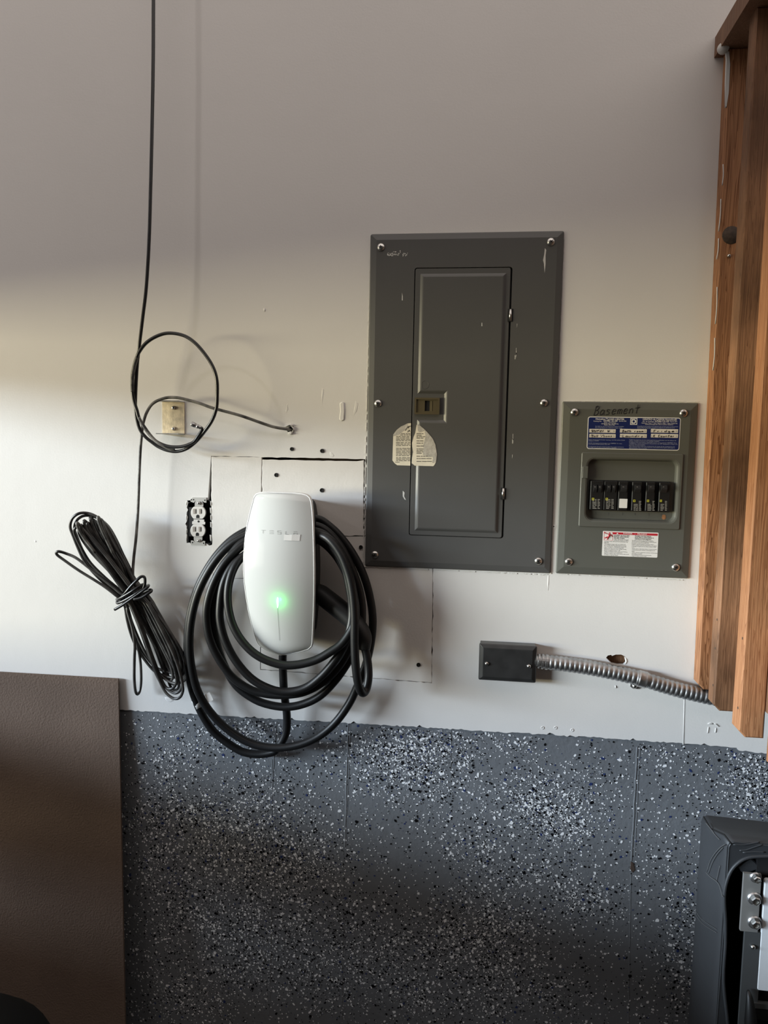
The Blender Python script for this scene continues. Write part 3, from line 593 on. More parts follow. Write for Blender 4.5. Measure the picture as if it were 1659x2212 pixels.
# blue label
dl = D2+.0003
lq = [(1270, 900.5), (1470.5, 901.5), (1467.5, 972.5), (1267, 970.5)]
rq = rpx(lq, D2); lb_ = MB(); flat(lb_, rrect(*rq, .0045, 4), dl, D2-.0002); lab = lb_.build('blue_label', M['white_lbl'], sp)
lb_ = MB(); i_ = .0016; flat(lb_, rrect(rq[0]+i_, rq[1]-i_, rq[2]+i_, rq[3]-i_, .0032, 4), dl+.0003, dl-.0001); lb_.build('blue_field', M['blue'], lab)
def lz(u, v): return (1250+u/6.636, 870+v/6.636)
dt = dl+.0006; tw = MB()
text(tw, 'Homeline\u2122LOAD CENTER', *lz(245, 243), dt, 3.7, width=410/6.636, bold=.012)
text(tw, 'Catalog No.', *lz(213, 270), dt, 2.4, width=118/6.636); text(tw, 'HOM6-12L100', *lz(358, 270), dt, 3.4, width=198/6.636, bold=.012); text(tw, 'Series S01', *lz(578, 270), dt, 2.4, width=104/6.636)
text(tw, 'Type 1 Enclosure', *lz(362, 291), dt, 2.4, width=172/6.636); text(tw, '120/240 Vac Max, 1 \u00d8, 50/60 Hz', *lz(325, 307), dt, 2.2, width=245/6.636); text(tw, 'Mains: 100 A Max', *lz(368, 324), dt, 2.4, width=150/6.636)
tw.build('lettering', M['white_lbl'], lab); tw = MB(); text(tw, 'CENTRO de CARGA Homeline\u00ae', *lz(918, 248), dt, 3.7, width=488/6.636, bold=.012)
text(tw, 'No. de Cat\u00e1logo', *lz(917, 274), dt, 2.4, width=165/6.636); text(tw, 'HOM6-12L100', *lz(1095, 276), dt, 3.2, width=200/6.636, bold=.012); text(tw, 'Serie S01', *lz(1310, 276), dt, 2.4, width=100/6.636)
text(tw, 'Gabinete Tipo 1  120 / 240 V~ M\u00e1x. 1 fase, 50/60 Hz', *lz(900, 297), dt, 2.2, width=515/6.636); text(tw, 'L\u00ednea principal de 100 A como m\u00e1ximo', *lz(955, 315), dt, 2.2, width=400/6.636)
tw.build('lettering', M['white_lbl'], lab)
em = MB()
for a, b2, w_ in ((740, 838, .0014),):
    q = bx(*lz(740, 220), *lz(840, 316), dt); o_ = rect_pts(q); ring_prism(em, o_, inset(o_, .0013), dt-.0003, dt)
    q = bx(*lz(757, 237), *lz(823, 299), dt); o_ = rect_pts(q); i2 = inset(o_, .0021)
    q2 = [o_[0], (o_[1][0]-.0016, o_[1][1]), o_[2], o_[3]]; ring_prism(em, [o_[0], (o_[1][0]-.0025, o_[1][1]), (o_[1][0], o_[1][1]+.0025), (o_[2][0], o_[2][1]-.0025), (o_[2][0]-.0025, o_[2][1]), o_[3]],
               [i2[0], (i2[1][0]-.0012, i2[1][1]), (i2[1][0], i2[1][1]+.0012), (i2[2][0], i2[2][1]-.0012), (i2[2][0]-.0012, i2[2][1]), i2[3]], dt-.0003, dt)
em.build('emblem', M['white_lbl'], lab)
ts = MB()
def para(mb, lines, u0, v0, dv, u1, conv, h, d, bold=0.0):
    for k, l in enumerate(lines):
        if not l: continue
        x0, y0 = conv(u0, v0+k*dv); ww = (u1-u0)*min(1.0, len(l)/max(len(q) for q in lines)); text(mb, l, x0, y0, d, h, width=conv(u0+ww, 0)[0]-x0, bold=bold)
para(ts, ['See label on side for disconnect rating if installed.', 'See wiring diagram for additional voltage ratings.'], 238, 342, 20, 650, lz, 1.9, dt)
para(ts, ['Consulte el instructivo en la etiqueta del costado para la informacion', 'de los valores nominales. Consulte el diagrama de alambrado para', 'conocer los valores de tension.'], 840, 340, 16, 1425, lz, 1.9, dt)
para(ts, ['Cover unused circuit breaker openings with filler plates. Order', 'catalog no. HOMFP.', '', 'Handle of tripped circuit breaker is at TRIPPED. To reset,', 'move handle to OFF position, then ON.', '', 'To disconnect all load conductors from the supply conductors,', 'turn OFF circuit breakers marked MAIN or SERVICE', 'DISCONNECT.'], 140, 534, 16.4, 665, lz, 1.9, dt)
para(ts, ['Cubra los espacios de los interruptores no utilizados con las placas de', 'relleno. Solicite el numero de catalogo HOMFP.', 'La palanca del interruptor disparado estara en la posicion TRIPPED. Para', 'restablecer, mueva la palanca a la posicion de OFF (apagado) y luego a la', 'posicion ON (encendido).', 'Para desconectar todos los conductores de carga de los conductores de', 'alimentacion, abra los interruptores marcados interruptor principal o', 'desconectador de acometida.'], 724, 536, 17.6, 1415, lz, 1.9, dt)
ts.build('small_print', M['bluetxt'], lab)
fields = {(0, 0): ('1', 'Water W.'), (0, 1): ('2', 'Bed rooms'), (1, 0): ('3', 'Bath room'), (1, 1): ('4', 'Laundry'), (2, 0): ('5', 'Fridge'), (2, 1): ('6', 'K Counter')}
for (c_, r_), (nn, tx) in fields.items():
    u0 = (152, 592, 1036)[c_]; u1 = (530, 976, 1425)[c_]; v0 = (377, 447)[r_]; v1 = v0+53
    q = bx(*lz(u0, v0), *lz(u1, v1), dl+.0006); fm_ = MB(); flat(fm_, rect_pts(q), dl+.0007, dl+.0002); fm_.build('label_field', M['tan_lbl'], lab)
    hm = MB(); dq_ = dl+.0009
    text(hm, nn, *lz(u0+8, v0+38), dq_, 2.8); text(hm, '\u00bd', *lz(u1-36, v0+44), dq_, 3.8)
    n_ = len(tx); x0, y0 = lz(u0+30, v1-9); hand(hm, tx, x0, y0, dq_, (lz(u1-45, 0)[0]-x0)/n_, 4.6, .00048 if c_ else .00036, .15)
    if c_ == 0:
        x0, y0 = lz(u0+28, v1-26 if r_ == 0 else v1-30); hand(hm, 'Heater' if r_ == 0 else 'Liv rm', x0, y0, dq_, 4.8, 3.0, .00026, .2)
    hm.build('handwriting', M['ink'], lab)
# danger label
dk = [(1302, 1146.5), (1422.5, 1150.8), (1420, 1205), (1300.3, 1200)]
rq = rpx(dk, D2); m_ = MB(); flat(m_, rrect(*rq, .0018, 4), dl, D2-.0002); dlab = m_.build('danger_label', M['white_lbl'], sp)
def dz(u, v): return (1270+u/9.217, 1130+v/9.217)
m_ = MB(); flat(m_, quad([dz(498, 180), dz(1387, 210), dz(1385, 252), dz(496, 222)], D2), dl+.0003, dl-.0001)
o_ = quad([dz(318, 340), dz(494, 345), dz(494, 175), dz(318, 170)], D2); ring_prism(m_, o_, inset(o_, .0005), dl-.0001, dl+.0002)
def stick(pts, r): m_.tube([P(*dz(*p), dl+.0003) for p in pts], r, 5)
stick([(425, 225), (420, 260), (395, 285)], .0017); stick([(425, 220), (380, 212), (340, 190), (322, 195)], .0007); stick([(430, 205), (460, 240), (488, 265)], .0009); stick([(395, 275), (360, 285), (330, 295)], .0010); stick([(400, 285), (390, 310), (378, 325)], .0010)
hc = P(*dz(427, 196), dl+.0003); m_.lathe(hc, [(.0011, -.0002), (.0011, .0003)], n=12); stick([(320, 175), (345, 205)], .0005)
m_.build('red_marking', M['red'], dlab)
m_ = MB(); dt = dl+.0005; text(m_, 'DANGER', *dz(705, 218), dt, 2.9, width=180/9.217, bold=.01); text(m_, '/', *dz(930, 222), dt, 2.9); text(m_, 'PELIGRO', *dz(985, 230), dt, 2.9, width=190/9.217, bold=.01)
tri = quad([dz(565, 218), dz(607, 219), dz(586, 190)], D2); flat(m_, tri, dt, dl); m_.build('lettering', M['white_lbl'], dlab)
m_ = MB()
para(m_, ['HAZARD OF ELECTRIC', 'SHOCK, EXPLOSION,', 'OR ARC FLASH'], 515, 254, 27, 830, dz, 2.3, dl+.0003, .012)
para(m_, ['PELIGRO DE DESCARGA', 'ELECTRICA, EXPLOSION O', 'DESTELLO POR ARQUEO'], 935, 268, 29, 1310, dz, 2.3, dl+.0003, .012)
para(m_, ['Apply appropriate personal', 'protective equipment (PPE)'], 515, 328, 24, 805, dz, 1.75, dl+.0003)
para(m_, ['and follow safe electrical work practices. See', 'NFPA 70E.', 'This equipment must only be installed and', 'serviced by qualified electrical personnel.', 'Turn off all power supplying this equipment', 'before working on or inside equipment.', 'Always use a properly rated voltage sensing', 'device to confirm power is off.', 'Replace all devices, doors, and covers before', 'turning on power to this equipment.', 'Failure to follow these instructions will result', 'in death or serious injury.'], 322, 370, 24.3, 815, dz, 1.75, dl+.0003)
para(m_, ['Use equipo de proteccion personal (EPP) apropiado y', 'siga las practicas de seguridad electrica establecidas por', 'su Compania, consulte la norma NFPA 70E.', 'Solamente el personal electrico especializado debera', 'instalar y prestar servicio de mantenimiento a este equipo.', 'Desenergice el equipo antes de realizar cualquier trabajo', 'en el.', 'Siempre utilice un dispositivo detector de tension de valor', 'nominal adecuado para confirmar la desenergizacion del', 'equipo.', 'Vuelva a colocar los dispositivos, puertas y cubiertas antes', 'de energizar este equipo.', 'El incumplimiento de estas instrucciones podra', 'causar la muerte o lesiones serias.'], 872, 348, 24.0, 1380, dz, 1.75, dl+.0003)
m_.build('small_print', M['ink'], dlab)
# little wire staple on the wall between the panels
st = thing('wall_tag', P(1196, 1137.5), 'tiny white paper tag on the wall between the two panels', 'tag'); m_ = MB(); flat(m_, rect_pts(bx(1192.5, 1134, 1200, 1141)), .0008, -.0001); m_.build('paper', M['white_lbl'], st)
m_ = MB(); flat(m_, rect_pts(bx(1195, 1136, 1197.5, 1138.5)), .0010, .0005); m_.build('mark', M['ink'], st)

# ================================================================== EV CHARGER
def cz(u, v): return (380+u/3.607, 1040+v/3.607)
Lft = [(690, 78), (650, 84), (622, 95), (605, 118), (597, 150), (575, 230), (552, 330), (535, 440), (525, 560), (522, 680), (528, 780), (540, 880), (560, 1000), (583, 1100), (606, 1180), (626, 1245), (640, 1272), (668, 1298), (705, 1322), (755, 1345), (795, 1355)]
Rgt = [(930, 84), (990, 91), (1025, 100), (1048, 118), (1060, 150), (1070, 230), (1076, 330), (1080, 440), (1083, 560), (1085, 680), (1085, 780), (1084, 880), (1081, 1000), (1077, 1100), (1073, 1180), (1069, 1262), (1063, 1288), (1040, 1310), (990, 1326), (920, 1344), (850, 1355)]
def cdep(v): t = min(1, max(0, (v-78)/1280)); return 0.088+0.028*math.sin(PI*t)
ev = thing('ev_charger', P(600, 1270), 'white glossy wall-mounted car charger with green light and coiled black cable', 'charger')
rows = []; NCOL = 14
for (lu, lv), (ru, rv) in zip(Lft, Rgt):
    a = P(*cz(lu, lv), cdep(lv)); b2 = P(*cz(ru, rv), cdep(rv)); rows.append((a, b2))
def face_pt(a, b2, s_, k, ins=0.0):
    p = a.lerp(b2, s_); w_ = (b2-a).length; bul = 0.015*(1-(2*s_-1)**2)*min(1, w_/.14); return p+Vector((0, -bul-k, 0))
fm = MB(); vs = []; 
cen = sum((a+b2 for a, b2 in rows), Vector())/(2*len(rows))
def shrink(p, f): return Vector((cen.x+(p.x-cen.x)*f, p.y, cen.z+(p.z-cen.z)*f))
for i, (a, b2) in enumerate(rows):
    a_, b__ = shrink(a, .965), shrink(b2, .965); a_.z = cen.z+(a.z-cen.z)*.985; b__.z = cen.z+(b2.z-cen.z)*.985
    for j in range(NCOL+1): vs.append(face_pt(a_, b__, j/NCOL, 0.003))
n = NCOL+1
fm.add(vs, [(i*n+j, i*n+j+1, (i+1)*n+j+1, (i+1)*n+j) for i in range(len(rows)-1) for j in range(NCOL)], True)
face = fm.build('faceplate', M['white_gloss'], ev)
# rim following the outline
loop_o = [a for a, _ in rows]+[b2 for _, b2 in rows][::-1]
def loop_in(f, fz, dy):
    return [Vector((cen.x+(p.x-cen.x)*f, p.y+dy, cen.z+(p.z-cen.z)*fz)) for p in loop_o]
rim = MB(); rim.loft([loop_in(.955, .98, -.0015), loop_in(.965, .985, -.0034), loop_in(.985, .993, -.0030), loop_in(1.0, 1.0, 0.001), loop_in(.997, .999, 0.006), loop_in(.94, .97, 0.010)], False, False, True); rim.build('rim', M['white_edge'], ev)
bd = MB(); bl_ = [loop_in(.955, .98, 0.008)]
for f, fz, y in ((.93, .96, -.062), (.86, .93, -.045), (.80, .90, -.02), (.80, .90, 0.0)):
    bl_.append([Vector((cen.x+(p.x-cen.x)*f, y, cen.z+(p.z-cen.z)*fz)) for p in loop_o])
bd.loft(bl_, True, True, True); bd.build('housing', M['gap_black'], ev)
# face depth at a pixel
def on_face(u, v, off=0.0004):
    d = cdep(v)+.0125
    for _ in range(4):
        p = P(*cz(u, v), d); best = None
        for i in range(len(rows)-1):
            za_, zb3 = (rows[i][0].z+rows[i][1].z)/2, (rows[i+1][0].z+rows[i+1][1].z)/2
            if za_ >= p.z >= zb3:
                t = (za_-p.z)/(za_-zb3); a = rows[i][0].lerp(rows[i+1][0], t); b2 = rows[i][1].lerp(rows[i+1][1], t); best = (a, b2); break
        if best is None: break
        a, b2 = shrink(best[0], .965), shrink(best[1], .965); s_ = min(1, max(0, (p.x-a.x)/(b2.x-a.x))); d = -(face_pt(a, b2, s_, .003).y)
    return P(*cz(u, v), d+off)
def lz2(u, v): return ((540+u/10.369-380)*3.607, (1080+v/10.369-1040)*3.607)
lg = MB()
def bar(u0, v0, u1, v1, w_=8):
    a, b2 = on_face(*lz2(u0, v0)), on_face(*lz2(u1, v1)); t = (b2-a).normalized(); nn = Vector((t.z, 0, -t.x)).normalized()*(w_/10.369*.00091/2)
    lg.add([a-nn, b2-nn, b2+nn, a+nn], [(0, 1, 2, 3)])
bar(252, 676, 338, 680); bar(292, 680, 290, 748)
for v in (685, 718, 750): bar(434, v, 516, v+3)
bar(612, 690, 692, 693); bar(617, 690, 614, 726); bar(612, 724, 692, 727); bar(688, 724, 686, 766); bar(610, 762, 690, 766)
bar(797, 698, 792, 772); bar(790, 768, 864, 772)
bar(970, 708, 1052, 711); bar(968, 742, 1050, 744); bar(972, 742, 968, 780); bar(1047, 742, 1045, 780)
lg.build('logo_lettering', M['logo'], face)
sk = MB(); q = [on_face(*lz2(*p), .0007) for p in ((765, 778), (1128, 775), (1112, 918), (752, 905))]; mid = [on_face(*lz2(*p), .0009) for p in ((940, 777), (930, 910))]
sk.add([q[0], mid[0], mid[1], q[3], q[1], q[2]], [(0, 1, 2, 3), (1, 4, 5, 2)]); sk.build('face_patch', M['white_lbl'], face, label='small white patch below the lettering')  # thin white patch laid over the end of the lettering
ld = MB(); pts = [on_face(793, v, .0005) for v in (905, 920, 940, 960, 985)]
w_ = (.0009, .0016, .0017, .0014, .0005)
ld.loft([[p+Vector((-a, 0, 0)), p+Vector((a, 0, 0))] for p, a in zip(pts, w_)], False, False, closed=False)
led = ld.build('status_light', M['led'], face)
pl = bpy.data.lights.new('status_glow', 'POINT'); pl.energy = 0.024; pl.specular_factor = 0.0; pl.color = (0.03, 1.0, 0.12); pl.shadow_soft_size = 0.004
po = bpy.data.objects.new('status_glow', pl); COL.objects.link(po); po.location = on_face(793, 945, .011)
ls = MB(); pts = [on_face(u, v, .0003) for u, v in ((793, 985), (795, 1050), (799, 1120), (803, 1180), (806, 1240))]
ls.loft([[p+Vector((-.0003, 0, 0)), p+Vector((.0003, 0, 0))] for p in pts], False, False, closed=False); ls.build('light_groove', M['logo'], face)
# --- coiled charging cable: one continuous run drawn as its windings
CR = 0.0086
def cpath(l, n=6): return crom([P(*cz(u, v), d) for u, v, d in l], n)
drop = [(833, 1340, .045), (832, 1400, .044), (835, 1500, .043), (840, 1600, .042), (850, 1700, .040), (862, 1790, .037), (866, 1880, .034), (857, 1960, .032), (825, 2030, .030), (790, 2075, .028), (760, 2108, .026), (650, 2126, .024), (520, 2106, .023), (400, 2036, .023), (300, 1955, .024), (225, 1850, .026), (165, 1730, .029), (118, 1590, .036), (94, 1420, .044), (90, 1240, .045),
        (108, 1050, .046), (165, 845, .048), (265, 650, .048), (395, 490, .048), (530, 395, .046), (700, 335, .042), (900, 290, .040), (1090, 290, .040), (1180, 335, .040), (1290, 440, .040), (1400, 600, .040), (1480, 780, .042), (1525, 980, .044), (1532, 1150, .046), (1505, 1330, .048), (1462, 1480, .050), (1412, 1600, .050), (1350, 1730, .050), (1250, 1870, .050), (1130, 1975, .050), (1000, 2040, .050), (850, 2073, .048), (700, 2070, .046),
        (560, 2030, .045), (420, 1945, .045), (305, 1840, .047), (215, 1720, .051), (155, 1590, .056), (118, 1420, .061), (106, 1240, .065), (125, 1050, .067), (180, 850, .068), (282, 655, .068), (405, 510, .067), (540, 425, .064), (720, 360, .06), (900, 330, .06), (1090, 345, .060), (1190, 400, .060), (1290, 520, .060), (1370, 680, .060), (1430, 850, .060), (1450, 1010, .062), (1440, 1170, .066), (1400, 1290, .070), (1345, 1400, .074), (1250, 1540, .076), (1130, 1665, .076), (1000, 1732, .074), (860, 1757, .072), (720, 1738, .070), (600, 1690, .069), (470, 1590, .068),
        (380, 1440, .070), (318, 1260, .074), (290, 1060, .078), (298, 900, .08), (335, 750, .08), (420, 590, .078), (530, 470, .072), (720, 420, .066), (900, 395, .066), (1090, 390, .078), (1200, 450, .080), (1290, 570, .080), (1350, 720, .080), (1385, 880, .080), (1400, 1040, .080), (1395, 1170, .084), (1350, 1300, .088), (1270, 1440, .090), (1150, 1560, .090), (1000, 1640, .088), (850, 1664, .086), (720, 1658, .086), (590, 1625, .086), (450, 1535, .086),
        (345, 1400, .088), (268, 1240, .090), (238, 1080, .092), (245, 950, .092), (290, 800, .090), (370, 650, .086), (470, 540, .08), (560, 480, .072), (720, 450, .064), (900, 430, .064), (1100, 440, .082), (1230, 530, .086), (1310, 660, .090), (1350, 820, .094), (1372, 980, .097), (1360, 1130, .102), (1310, 1280, .106), (1220, 1420, .108), (1120, 1530, .108), (1010, 1608, .106), (880, 1638, .104), (750, 1622, .104), (600, 1545, .104), (475, 1410, .104), (388, 1250, .102), (345, 1090, .099),
        (345, 950, .096), (370, 800, .092), (430, 670, .086), (510, 590, .078), (650, 530, .066), (850, 490, .062), (1000, 460, .062), (1110, 455, .070), (1230, 555, .076), (1320, 700, .086), (1375, 850, .098), (1400, 1000, .106), (1385, 1120, .112), (1300, 1255, .118), (1200, 1330, .120), (1080, 1395, .120), (930, 1430, .120), (800, 1424, .120), (640, 1360, .120), (520, 1250, .118), (440, 1110, .114), (405, 950, .109), (412, 800, .103), (460, 660, .095), (540, 570, .083), (680, 500, .062), (900, 430, .058), (1080, 420, .085), (1180, 440, .105), (1280, 560, .115), (1345, 720, .120), (1378, 880, .124), (1392, 1050, .126), (1392, 1250, .126), (1398, 1400, .126), (1412, 1530, .124), (1432, 1615, .118), (1458, 1648, .108), (1485, 1615, .098), (1500, 1530, .092), (1498, 1440, .088), (1485, 1350, .086), (1470, 1290, .085)]
cb = MB(); cb.tube(cpath(drop, 6), CR, 12); cable = cb.build('charge_cable', M['black'], ev)
# connector handle resting in its dock on the right of the housing
hp = [(1080, 850, .055), (1130, 880, .058), (1200, 935, .062), (1270, 990, .066), (1340, 1050, .070), (1400, 1110, .074), (1440, 1165, .078), (1465, 1220, .082), (1470, 1275, .085), (1470, 1310, .086)]
hr = [.017, .020, .0205, .0205, .020, .019, .0185, .0165, .0135, .0115]
hm = MB(); pts = crom([P(*cz(u, v), d) for u, v, d in hp], 4); rr = np.interp(np.linspace(0, 9, len(pts)), range(10), hr); hm.tube(pts, list(rr), 14); hm.build('connector_handle', M['gap_black'], ev)
# white tag sleeve and wrap-round label on the outer winding
def sleeve(u0, v0, u1, v1, d, r, name, m_):
    s_ = MB(); s_.tube([P(*cz(u0, v0), d), P(*cz((u0+u1)/2, (v0+v1)/2), d), P(*cz(u1, v1), d)], r, 14); return s_.build(name, M[m_], cable)
sleeve(150, 1697, 185, 1760, .0283, CR+.0006, 'cable_label', 'white_lbl')
fg = MB(); a = [P(400+u/16.59, 1470+v/16.59, .052) for u, v in ((690, 510), (870, 415), (1010, 690), (830, 800))]
fg.add(a+[p+Vector((0, .0006, 0)) for p in a], [(0, 1, 2, 3), (7, 6, 5, 4), (0, 4, 5, 1), (1, 5, 6, 2), (2, 6, 7, 3), (3, 7, 4, 0)]); fg.build('cable_flag', M['white_lbl'], cable)
# mounting plate screw tab seen below left of the charger
m_ = MB(); a, b2 = P(563.5, 1398, .0004), P(561, 1446, .0004); 

# ================================================================== OUTLET
ot = thing('wall_outlet', P(429, 1127), 'uncovered ivory duplex outlet in a ragged rectangular wall cut-out', 'outlet')
bxm = MB(); q = bx(405, 1080, 456, 1174); t_ = .0015
bxm.box(q[0], q[1], 0.038, 0.040, q[2], q[3])
for a in ((q[0], q[0]+t_, q[2], q[3]), (q[1]-t_, q[1], q[2], q[3]), (q[0], q[1], q[2], q[2]+t_), (q[0], q[1], q[3]-t_, q[3])): bxm.box(a[0], a[1], 0.001, 0.040, a[2], a[3])
bxm.build('outlet_box', M['gap_black'], ot)
def oz(u, v): return (390+u/17.01, 1060+v/17.01)
DO = 0.0035
bodym = MB(); q = bx(*oz(380, 600), *oz(900, 1660), -.01); bodym.box(q[0], q[1], -0.0005, 0.025, q[2], q[3]); bodym.build('outlet_body', M['darkplastic'], ot)
yk = MB()
top_ear = [(455, 245), (955, 250), (960, 440), (880, 430), (800, 365), (850, 480), (845, 575), (535, 575), (535, 470), (575, 345), (500, 440), (380, 400), (390, 320)]
bot_ear = [(500, 1690), (815, 1700), (810, 1800), (770, 1900), (830, 1840), (915, 1850), (905, 2010), (390, 1985), (395, 1820), (480, 1830), (535, 1905), (500, 1790)]
for e_ in (top_ear, bot_ear): yk = MB(); flat(yk, quad([oz(*p) for p in e_], 0), .0022, .0006); yk.build('mounting_strap', M['strap'], ot)
def recept(u, v):
    R = 275; pts = []
    for k in range(40):
        a = 2*PI*k/40; x, y = R*math.cos(a), R*math.sin(a); y = max(-225, min(225, y)); pts.append((u+x, v+y))
    m_ = MB(); m_.plate(quad([oz(*p) for p in pts], DO), [(0, 0.0), (0, DO-.0008), (.0008, DO)]); f_ = m_.build('receptacle_face', M['ivory'], ot)
    sl = MB()
    for (a, b2, w_) in ((-185, -65, 0), (30, 130, 0)):
        flat(sl, quad([oz(u+a, v-140), oz(u+b2, v-150), oz(u+b2, v+40), oz(u+a+10, v+45)], DO), DO+.0002, DO-.001)
    sl.build('slot_recess', M['ivory_slot'], f_)
    sl = MB()
    for a in (-95, 105): flat(sl, quad([oz(u+a, v-125), oz(u+a+28, v-125), oz(u+a+28, v+20), oz(u+a, v+25)], DO), DO+.0004, DO-.001)
    g_ = [(u-15+57*math.cos(t), v+125-57*math.sin(t)) for t in [PI*k/10 for k in range(11)]]; g_ = g_+[(u-72, v+195), (u+42, v+195)]
    flat(sl, quad([oz(*p) for p in g_], DO), DO+.0004, DO-.001); sl.build('slot', M['hole'], f_)
recept(648, 812); recept(632, 1468)
br = MB(); flat(br, quad([oz(*p) for p in ((485, 1050), (870, 1060), (870, 1140), (910, 1150), (900, 1240), (430, 1230), (430, 1130), (485, 1110))], .002), .0028, .0004); bo = br.build('bridge', M['ivory'], ot)
c = P(*oz(662, 1130), .0028); m_ = MB(); m_.lathe(c, [(.0026, -.0003), (.0022, .0004), (.0019, .0004), (.0016, .0002)], n=14); m_.build('screw_hole', M['hole'], bo)
for u, v in ((680, 455), (672, 1835)): panscrew(ot, *oz(u, v), .0022, .0038, ang=.5)
for u, v in ((480, 330), (895, 350), (395, 330), (440, 1905), (848, 1930)):
    c = P(*oz(u, v), .0022); m_ = MB(); m_.lathe(c, [(.0016, -.0002), (.0016, .0002)], n=12); m_.build('ear_hole', M['hole'], ot)

# ================================================================== BRACKET + CABLES
bk_ = thing('wall_bracket', P(375, 903), 'warm-lit galvanised U-shaped bracket screwed to the wall inside the cable loop', 'bracket')
q = bx(351.5, 868, 399, 937.5); m_ = MB(); m_.box(q[0], q[1], -.002, 0, q[2], q[3]); m_.build('back_plate', M['galv'], bk_)
for z_ in (q[3], q[2]):
    m_ = MB(); m_.box(q[0], q[1], -.036, 0, z_-.001, z_+.001); m_.build('flange', M['steeldull'], bk_)
for u, v in ((580, 395), (580, 972)): panscrew(bk_, 330+u/12.76, 850+v/12.76, .002, .0042, ang=.8)
# coax 1: drops from above, loops twice, ends in a connector
def xz3(u, v): return (280+u/7.375, 700+v/7.375)
co = thing('coax_cable', P(331, -60, .05), 'black coax cable hanging from above with a round loop and metal end connector', 'cable')
c1 = [(337, -420, .054), (335, -240, .055), (333, -70, .055), (331.5, 0, .056), (331, 120, .057), (329, 250, .058), (325.5, 400, .06), (322, 520, .062), (316, 620, .064), (309, 680, .064)]
c1 += [(*xz3(u, v), d) for u, v, d in ((165, 250, .062), (147, 420, .060), (125, 600, .058), (108, 850, .056), (97, 1080, .054), (92, 1300, .052), (112, 1500, .050), (165, 1680, .048), (255, 1800, .047), (360, 1885, .046), (460, 1955, .046), (600, 2012, .048), (750, 2030, .050), (900, 1990, .054), (1050, 1880, .060), (1190, 1715, .066), (1310, 1540, .072), (1380, 1350, .075), (1395, 1150, .078), (1390, 900, .078), (1330, 690, .078), (1200, 480, .078), (1030, 290, .078), (850, 180, .076), (620, 145, .074), (430, 195, .073), (265, 300, .072), (155, 440, .070), (105, 560, .067), (62, 720, .064), (42, 900, .062), (48, 1080, .060), (72, 1230, .058), (115, 1370, .057), (155, 1510, .057), (240, 1650, .057), (335, 1780, .057), (440, 1880, .057), (600, 1945, .058), (770, 1958, .060), (900, 1935, .062), (1020, 1880, .064), (1090, 1790, .066), (1140, 1710, .067), (1150, 1668, .067), (1120, 1645, .067))]
m_ = MB(); m_.tube(path(c1, 6), .0036, 10); m_.build('cable', M['coax'], co)
a, b2 = P(*xz3(1125, 1648), .067), P(*xz3(985, 1590), .069); ax = b2-a; L_ = ax.length
m_ = MB(); m_.lathe(a, [(.0034, -.003), (.0040, 0), (.0040, L_*.22), (.0046, L_*.24), (.0046, L_*.36), (.0038, L_*.38), (.0038, L_*.5), (.0050, L_*.52), (.0053, L_*.95), (.0048, L_), (.0036, L_*1.0), (.0034, L_*.7)], axis=ax, n=14); m_.build('end_connector', M['steeldull'], co)
m_ = MB(); seg = path([(*xz3(u, v), d) for u, v, d in ((118, 530, .0675), (95, 590, .0665), (70, 690, .0645), (50, 800, .063), (44, 900, .062), (46, 1000, .061), (48, 1080, .060))], 6); m_.tube(seg, .0043, 10); m_.build('grey_tape', M['coaxdust'], co, label='scuffed grey tape wrapped on the loop')
m_ = MB(); seg = path([(*xz3(u, v), d) for u, v, d in ((145, 1490, .0585), (200, 1590, .0585), (290, 1720, .0585), (400, 1850, .0585), (520, 1930, .0585), (640, 1990, .055), (720, 2000, .053))], 6); m_.tube(seg, .0033, 10); m_.build('dusty_sleeve', M['coaxdust'], co)
# coax 2: out of the wall hole, over the bracket, down to the tied bundle
cbn = thing('cable_bundle', P(283, 1280, .05), 'tied bundle of black coax hanging from a lead out of the wall hole', 'cable')
ld2 = [(640, 930, -.02), (628, 928, -.004), (616, 926.5, .008), (590, 922, .018), (560, 912, .026), (520, 898, .034), (480, 887, .040), (455, 880, .042), (432, 871.5, .042), (408, 864.5, .043), (381, 858.8, .044), (356, 860, .045), (331, 871, .046), (317, 891, .046), (309, 916, .046), (305.5, 944, .045), (303, 975, .044), (300.5, 1030, .043), (298, 1100, .043), (294, 1160, .044), (289, 1205, .046), (287, 1240, .048), (290, 1268, .050)]
m_ = MB(); m_.tube(path(ld2, 6), .0032, 10); m_.build('lead', M['coaxdust'], cbn)
def u5(u, v): return (120+u/7.9, 1090+v/7.9)
def u6(u, v): return (230+u/7.374, 1220+v/7.374)
